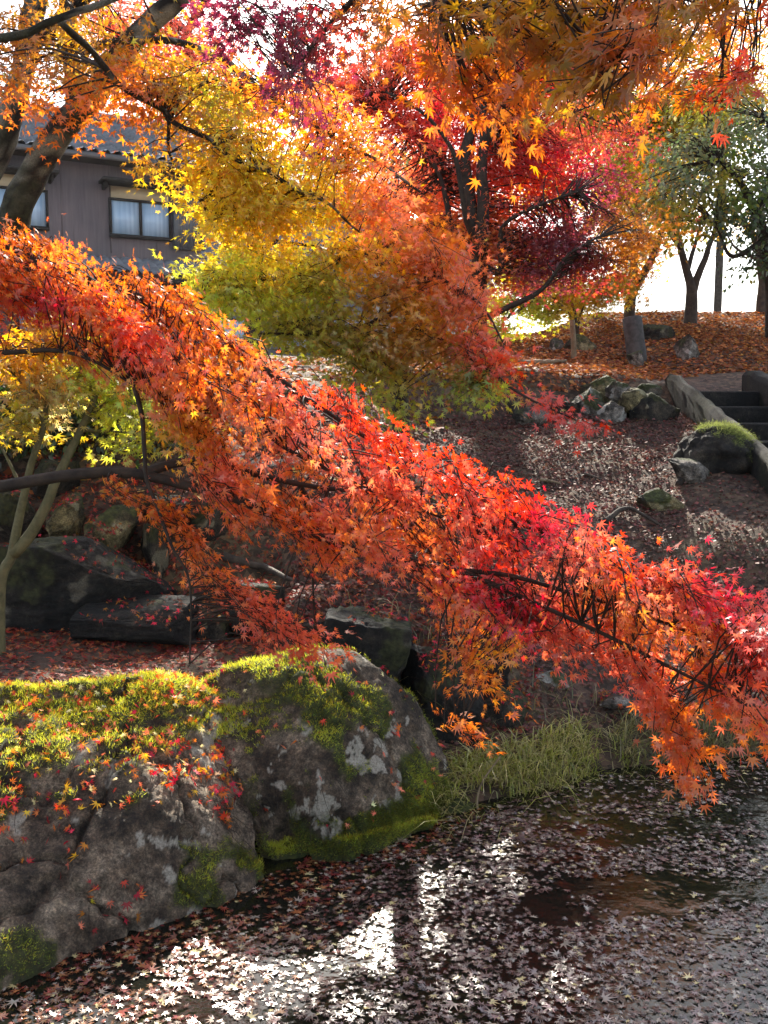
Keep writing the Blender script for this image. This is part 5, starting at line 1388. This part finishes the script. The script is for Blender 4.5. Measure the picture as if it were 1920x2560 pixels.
for k, (px, Y, top, wpx, lab, cn) in enumerate([(40, 46, 150, 150, 'dark green tree behind the roof at the far left edge', ('dgreen', 'green')), (430, 48, 210, 170, 'bluish green tree rising behind the right end of the roof', ('grey', 'lgrey')), (760, 60, 330, 140, 'pale green far tree beyond the grey hall', ('lgrey', 'grey')), (980, 55, 330, 140, 'yellow green far tree right of the grey hall', ('olive', 'lgrey'))]):
    small_tree('broadleaf_tree', lab, px, 860, Y, [([(px, 700, Y), (px + 8, 500, Y), (px, top + 60, Y)], .25, .06)],
        [(px, (top + 560) / 2, Y, wpx * .8, (560 - top) / 2.2, 2.2, 60), (px - wpx * .4, 520, Y, wpx * .5, 100, 1.8, 26), (px + wpx * .4, 480, Y, wpx * .5, 100, 1.8, 26)],
        [(px, top, cn[0]), (px, 500, cn[1]), (px + 60, 300, cn[0])], 950 + k, BARK_BROWN, .28, 1.2, 14, 'oval', LEAF_EVER, share=.15)

# ------------------------------------------------------------------ fallen leaves
rng = np.random.default_rng(5)
def slope_normal(x, y):
    e = .03
    z = ground(x, y)
    return z, nrm(np.stack([-(ground(x + e, y) - z) / e, -(ground(x, y + e) - z) / e, np.ones_like(z)], 1))
def litter(name, x, y, size, cols, kind, jit=.5, mat=LEAF_DRY, lift=.012, curl=.7):
    z, n = slope_normal(x, y)
    k = len(x)
    a = rng.uniform(0, 2 * np.pi, k)
    d = np.stack([np.cos(a), np.sin(a), rng.normal(0, .15, k)], 1)
    pos = np.stack([x, y, z + rng.uniform(0, lift * 2, k)], 1)
    nn = n + rng.normal(0, jit * .6, (k, 3))
    c = np.array([C[q] if isinstance(q, str) else q for q in cols])[rng.integers(0, len(cols), k)] * rng.lognormal(0, .28, (k, 1)) * (1 + rng.normal(0, .08, (k, 3)))
    o = link(name, leaves_mesh(name, kind, pos, d, nn, size * rng.lognormal(0, .18, k), np.clip(c, .004, .9), mat, rng, curl))
    o['kind'] = 'stuff'
    return o
# leafy shelf behind the long boulder and the middle bank: dark red
k = 15000
x = rng.uniform(-3.2, .9, k); y = rng.uniform(4.2, 7.2, k)
s_ = y - np.interp(x, EX, EY)
m_ = (s_ > .45) & ((x < -.5) | (y > 5.2))
o = litter('fallen_leaves', x[m_], y[m_], .05, [(.30, .035, .025), (.22, .03, .025), (.36, .07, .03), (.16, .03, .025), (.40, .13, .05)], 'maple5')
# slope on the right: thin purple brown litter
k = 70000
x = rng.uniform(-.6, 4.6, k); y = 4.8 + rng.random(k) ** 1.1 * 5.8
s_ = y - np.interp(x, EX, EY)
p = np.stack([x, y, x * 0], 1)
m_ = (s_ > .35) & (rng.random(k) < .25 + 1.1 * fbm(p, 1.4, 4, 3) - .35 * sstep(x - (y - 7) * .5, 1.2, 2.6)) & ~((x > 3.3) & (x < 4.15) & (y > 8.4))
litter('fallen_leaves', x[m_], y[m_], .031, [(.13, .05, .04), (.17, .075, .06), (.10, .045, .035), (.20, .10, .075), (.16, .045, .035), (.14, .075, .05)], 'quad')
# terrace and hill: orange brown
k = 90000
x = rng.uniform(.2, 9.5, k); y = 10.4 + rng.random(k) ** 1.15 * 9.5
s_ = y - np.interp(x, EX, EY)
m_ = ((s_ > 5.6 + 1.2 * sstep(x, 2.5, 4))) & (x < y * .45 + .8) & ~((x > 3.3) & (x < 4.15) & (y < 11.2))
litter('fallen_leaves', x[m_], y[m_], .056, [(.34, .115, .04), (.42, .15, .045), (.24, .075, .03), (.18, .05, .025), (.50, .21, .06), (.28, .10, .045)], 'quad')
# left terrace in front of the house
k = 12000
x = rng.uniform(-9, .5, k); y = rng.uniform(7, 18, k)
litter('fallen_leaves', x, y, .08, [(.42, .15, .05), (.32, .10, .04), (.25, .07, .035), (.5, .3, .08)], 'quad')

# leaves lying on the boulders
def on_surface(name, V, n, idx, size, cols, label=None, jit=.4, kind='maple7s'):
    k = len(idx)
    pos = V[idx] + n[idx] * rng.uniform(.008, .028, (k, 1)) + rng.normal(0, .006, (k, 3))
    d = np.cross(n[idx], rng.normal(size=(k, 3))) + np.array([0, 0, -.35])
    nn = n[idx] + rng.normal(0, jit, (k, 3))
    c = np.array([C[q] if isinstance(q, str) else q for q in cols])[rng.integers(0, len(cols), k)] * rng.lognormal(0, .22, (k, 1))
    o = link(name, leaves_mesh(name, kind, pos, d, nn, size * rng.lognormal(0, .18, k), np.clip(c, .004, .9), LEAF_DRY, rng, .6))
    o['kind'] = 'stuff'
w = (BLN[:, 2] > .7) & (BLV[:, 2] > .38)
on_surface('fallen_leaves', BLV, BLN, rng.choice(np.nonzero(w)[0], 1300), .040, ['red', 'coral', 'orange', 'gold', 'pale', 'dorange', 'crimson'], jit=1.1)
f = fbm(BLV, 3.0, 3, 61)
w = sstep(f, .48, .60) * (BLV[:, 2] > .05) * (BLV[:, 0] < -.72 + .1 * f) * (.25 + sstep(BLN[:, 2], .1, .5)) * (1 - sstep(BLN[:, 2], .75, .9))
on_surface('fallen_leaves', BLV, BLN, rng.choice(len(BLV), 480, p=w / w.sum()), .045, ['dred', 'red', 'crimson', 'dorange', 'brown', 'coral', 'gold'], jit=.7)
w = (BRV[:, 2] > .1) * (.15 + sstep(BRN[:, 2], .2, .9))
on_surface('fallen_leaves', BRV, BRN, rng.choice(len(BRV), 90, p=w / w.sum()), .042, ['red', 'crimson', 'dorange', 'coral', 'pale', 'dred'], jit=.7)

for VW, UU, gname in ROCKS:
    if gname != GW:
        continue
    nv = np.zeros_like(VW)
    tri = VW[ICO5[1]]
    fn = np.cross(tri[:, 1] - tri[:, 0], tri[:, 2] - tri[:, 0])
    for q_ in range(3):
        np.add.at(nv, ICO5[1][:, q_], fn)
    nv = nrm(nv)
    area = float(np.ptp(VW[:, 0]) * np.ptp(VW[:, 1]))
    w = sstep(nv[:, 2], .45, .85) * sstep(fbm(VW, 5, 3, 8), .38, .55)
    if w.sum() > 5:
        on_surface('fallen_leaves', VW, nv, rng.choice(len(VW), int(40 + area * 260), p=w / w.sum()), .04, ['dred', 'crimson', 'brown', (.16, .05, .03), (.22, .07, .04), (.11, .035, .025)], jit=.6, kind='maple5')

# leaves floating on the pond
k = 50000
x = rng.uniform(-2.2, 3.6, k); y = 2.4 + rng.random(k) ** .9 * 3.3
e = np.interp(x, EX, EY)
p = np.stack([x * .8, y * 1.25, x * 0], 1)
den = fbm(p, 1.7, 4, 12) * .65 + fbm(p, 6, 3, 15) * .35
shore = np.exp(-np.maximum(e - y, 0) / .35)
m_ = (y < e + .02) & (rng.random(k) < np.clip(.04 + .96 * sstep(den + .12 * sstep(4.3 - y, 0, .8) * sstep(x, -.3, .5) - .075 * sstep(y, 4.0, 4.5) * sstep(x, .1, .5) + .09 * np.exp(-((x + .1) / .45) ** 2) * sstep(4.3 - y, 0, .4), .50, .59) + .45 * shore, 0, 1))
x, y, shore = x[m_], y[m_], shore[m_]
k = len(x)
a = rng.uniform(0, 2 * np.pi, k)
d = np.stack([np.cos(a), np.sin(a), rng.normal(0, .03, k)], 1)
nn = np.stack([rng.normal(0, .13, k), rng.normal(0, .13, k), np.ones(k)], 1)
pal = np.array([(.20, .10, .095), (.25, .145, .13), (.15, .065, .06), (.32, .21, .17), (.18, .09, .09), (.12, .05, .045)])
pal2 = np.array([(.28, .05, .03), (.34, .11, .04), (.20, .03, .03), (.36, .15, .06)])
lf = sstep(-x - .2 + (fbm(np.stack([x, y, x * 0], 1), 2, 3, 4) - .5) * 1.2 + shore * .8, -.2, .5)
c = np.where((rng.random(k) < lf)[:, None], pal2[rng.integers(0, 4, k)], pal[rng.integers(0, 6, k)]) * rng.lognormal(-.55, .45, (k, 1))
pl = rng.random(k) < .16
c[pl] = np.array([.40, .31, .25]) * rng.uniform(.6, 1.2, (pl.sum(), 1))
yl = rng.random(k) < .05
c[yl] = np.array([.62, .48, .22]) * rng.uniform(.7, 1.2, (yl.sum(), 1))
o = link('floating_leaves', leaves_mesh('floating_leaves', 'maple7s', np.stack([x, y, rng.uniform(.002, .007, k)], 1), d, nn, .033 * rng.lognormal(0, .3, k), np.clip(c, .004, .9), LEAF_WET, rng, .10))
o['kind'] = 'stuff'
print('floating', k)

# grass on the bank
def grass(name, x, y, z0, h, col, seed, lean=(0, -.5)):
    r = np.random.default_rng(seed)
    n = len(x)
    a = r.uniform(0, 2 * np.pi, n)
    L = h * r.lognormal(0, .42, n)
    dirh = np.stack([np.cos(a), np.sin(a)], 1) * r.uniform(.2, 1.1, (n, 1)) + np.array(lean) * r.uniform(.2, 1.2, (n, 1))
    side = nrm(np.stack([-np.sin(a + r.normal(0, .5, n)), np.cos(a), a * 0], 1))
    w = r.uniform(.0018, .0042, n)
    V = np.zeros((n, 9, 3))
    for q_, t_ in enumerate((0, .35, .7, 1.0)):
        c = np.stack([x + dirh[:, 0] * L * t_ ** 1.6, y + dirh[:, 1] * L * t_ ** 1.6, z0 + L * (t_ - .55 * t_ ** 2.4)], 1)
        ww = w * (1 - t_ * .75)
        if q_ < 3:
            V[:, 2 * q_] = c - side * ww[:, None]; V[:, 2 * q_ + 1] = c + side * ww[:, None]
        else:
            V[:, 6] = c
    V = V[:, :7]
    f = np.array([(0, 1, 3), (0, 3, 2), (2, 3, 5), (2, 5, 4), (4, 5, 6)])
    F = (f[None] + (np.arange(n) * 7)[:, None, None]).reshape(-1, 3)
    c = np.array(col)[r.integers(0, len(col), n)] * r.lognormal(0, .25, (n, 1))
    o = link(name, new_mesh(name, V.reshape(-1, 3), F, GRASS, False, np.repeat(np.clip(c, .01, .8), 7, 0)))
    o['kind'] = 'stuff'
k = 5200
x = rng.uniform(.05, 1.4, k)
y = np.interp(x, EX, EY) + rng.uniform(-.04, .42, k)
keep = rng.random(k) < sstep(fbm(np.stack([x, y, x * 0], 1), 4, 3, 6), .25, .5) * (1 - .6 * sstep(x, .95, 1.3))
x, y = x[keep], y[keep]
GC = [(.34, .36, .05), (.62, .52, .22), (.40, .38, .08), (.46, .40, .14), (.24, .28, .04), (.52, .44, .2)]
grass('grass', x, y, ground(x, y) - .01, .135, GC, 3, (-.1, -.75))
k = 1500
x = rng.uniform(1.3, 2.6, k); y = np.interp(x, EX, EY) + rng.uniform(0, .4, k)
grass('grass', x, y, ground(x, y) - .01, .14, [(.16, .15, .04), (.26, .22, .09), (.13, .13, .03)], 4)
k = 500
x = rng.uniform(-.3, 2.6, k); y = rng.uniform(5.2, 5.7, k)
grass('grass', x, y, ground(x, y) - .01, .2, [(.20, .17, .06), (.28, .22, .1), (.12, .13, .03)], 6)

# ------------------------------------------------------------------ air
m, nt, out = nodes('haze')
pv = N(nt, 'ShaderNodeVolumePrincipled')
pv.inputs['Density'].default_value = .00018
pv.inputs['Color'].default_value = (.86, .92, 1.0, 1)
pv.inputs['Anisotropy'].default_value = .3
nt.links.new(pv.outputs[0], out.inputs['Volume'])
mb = MB()
mb.box((-3200, -300, -9), (3200, 3600, 420))
o = mb.build('haze', m)
o['kind'] = 'stuff'
cy.volume_bounces = 0
#@@END
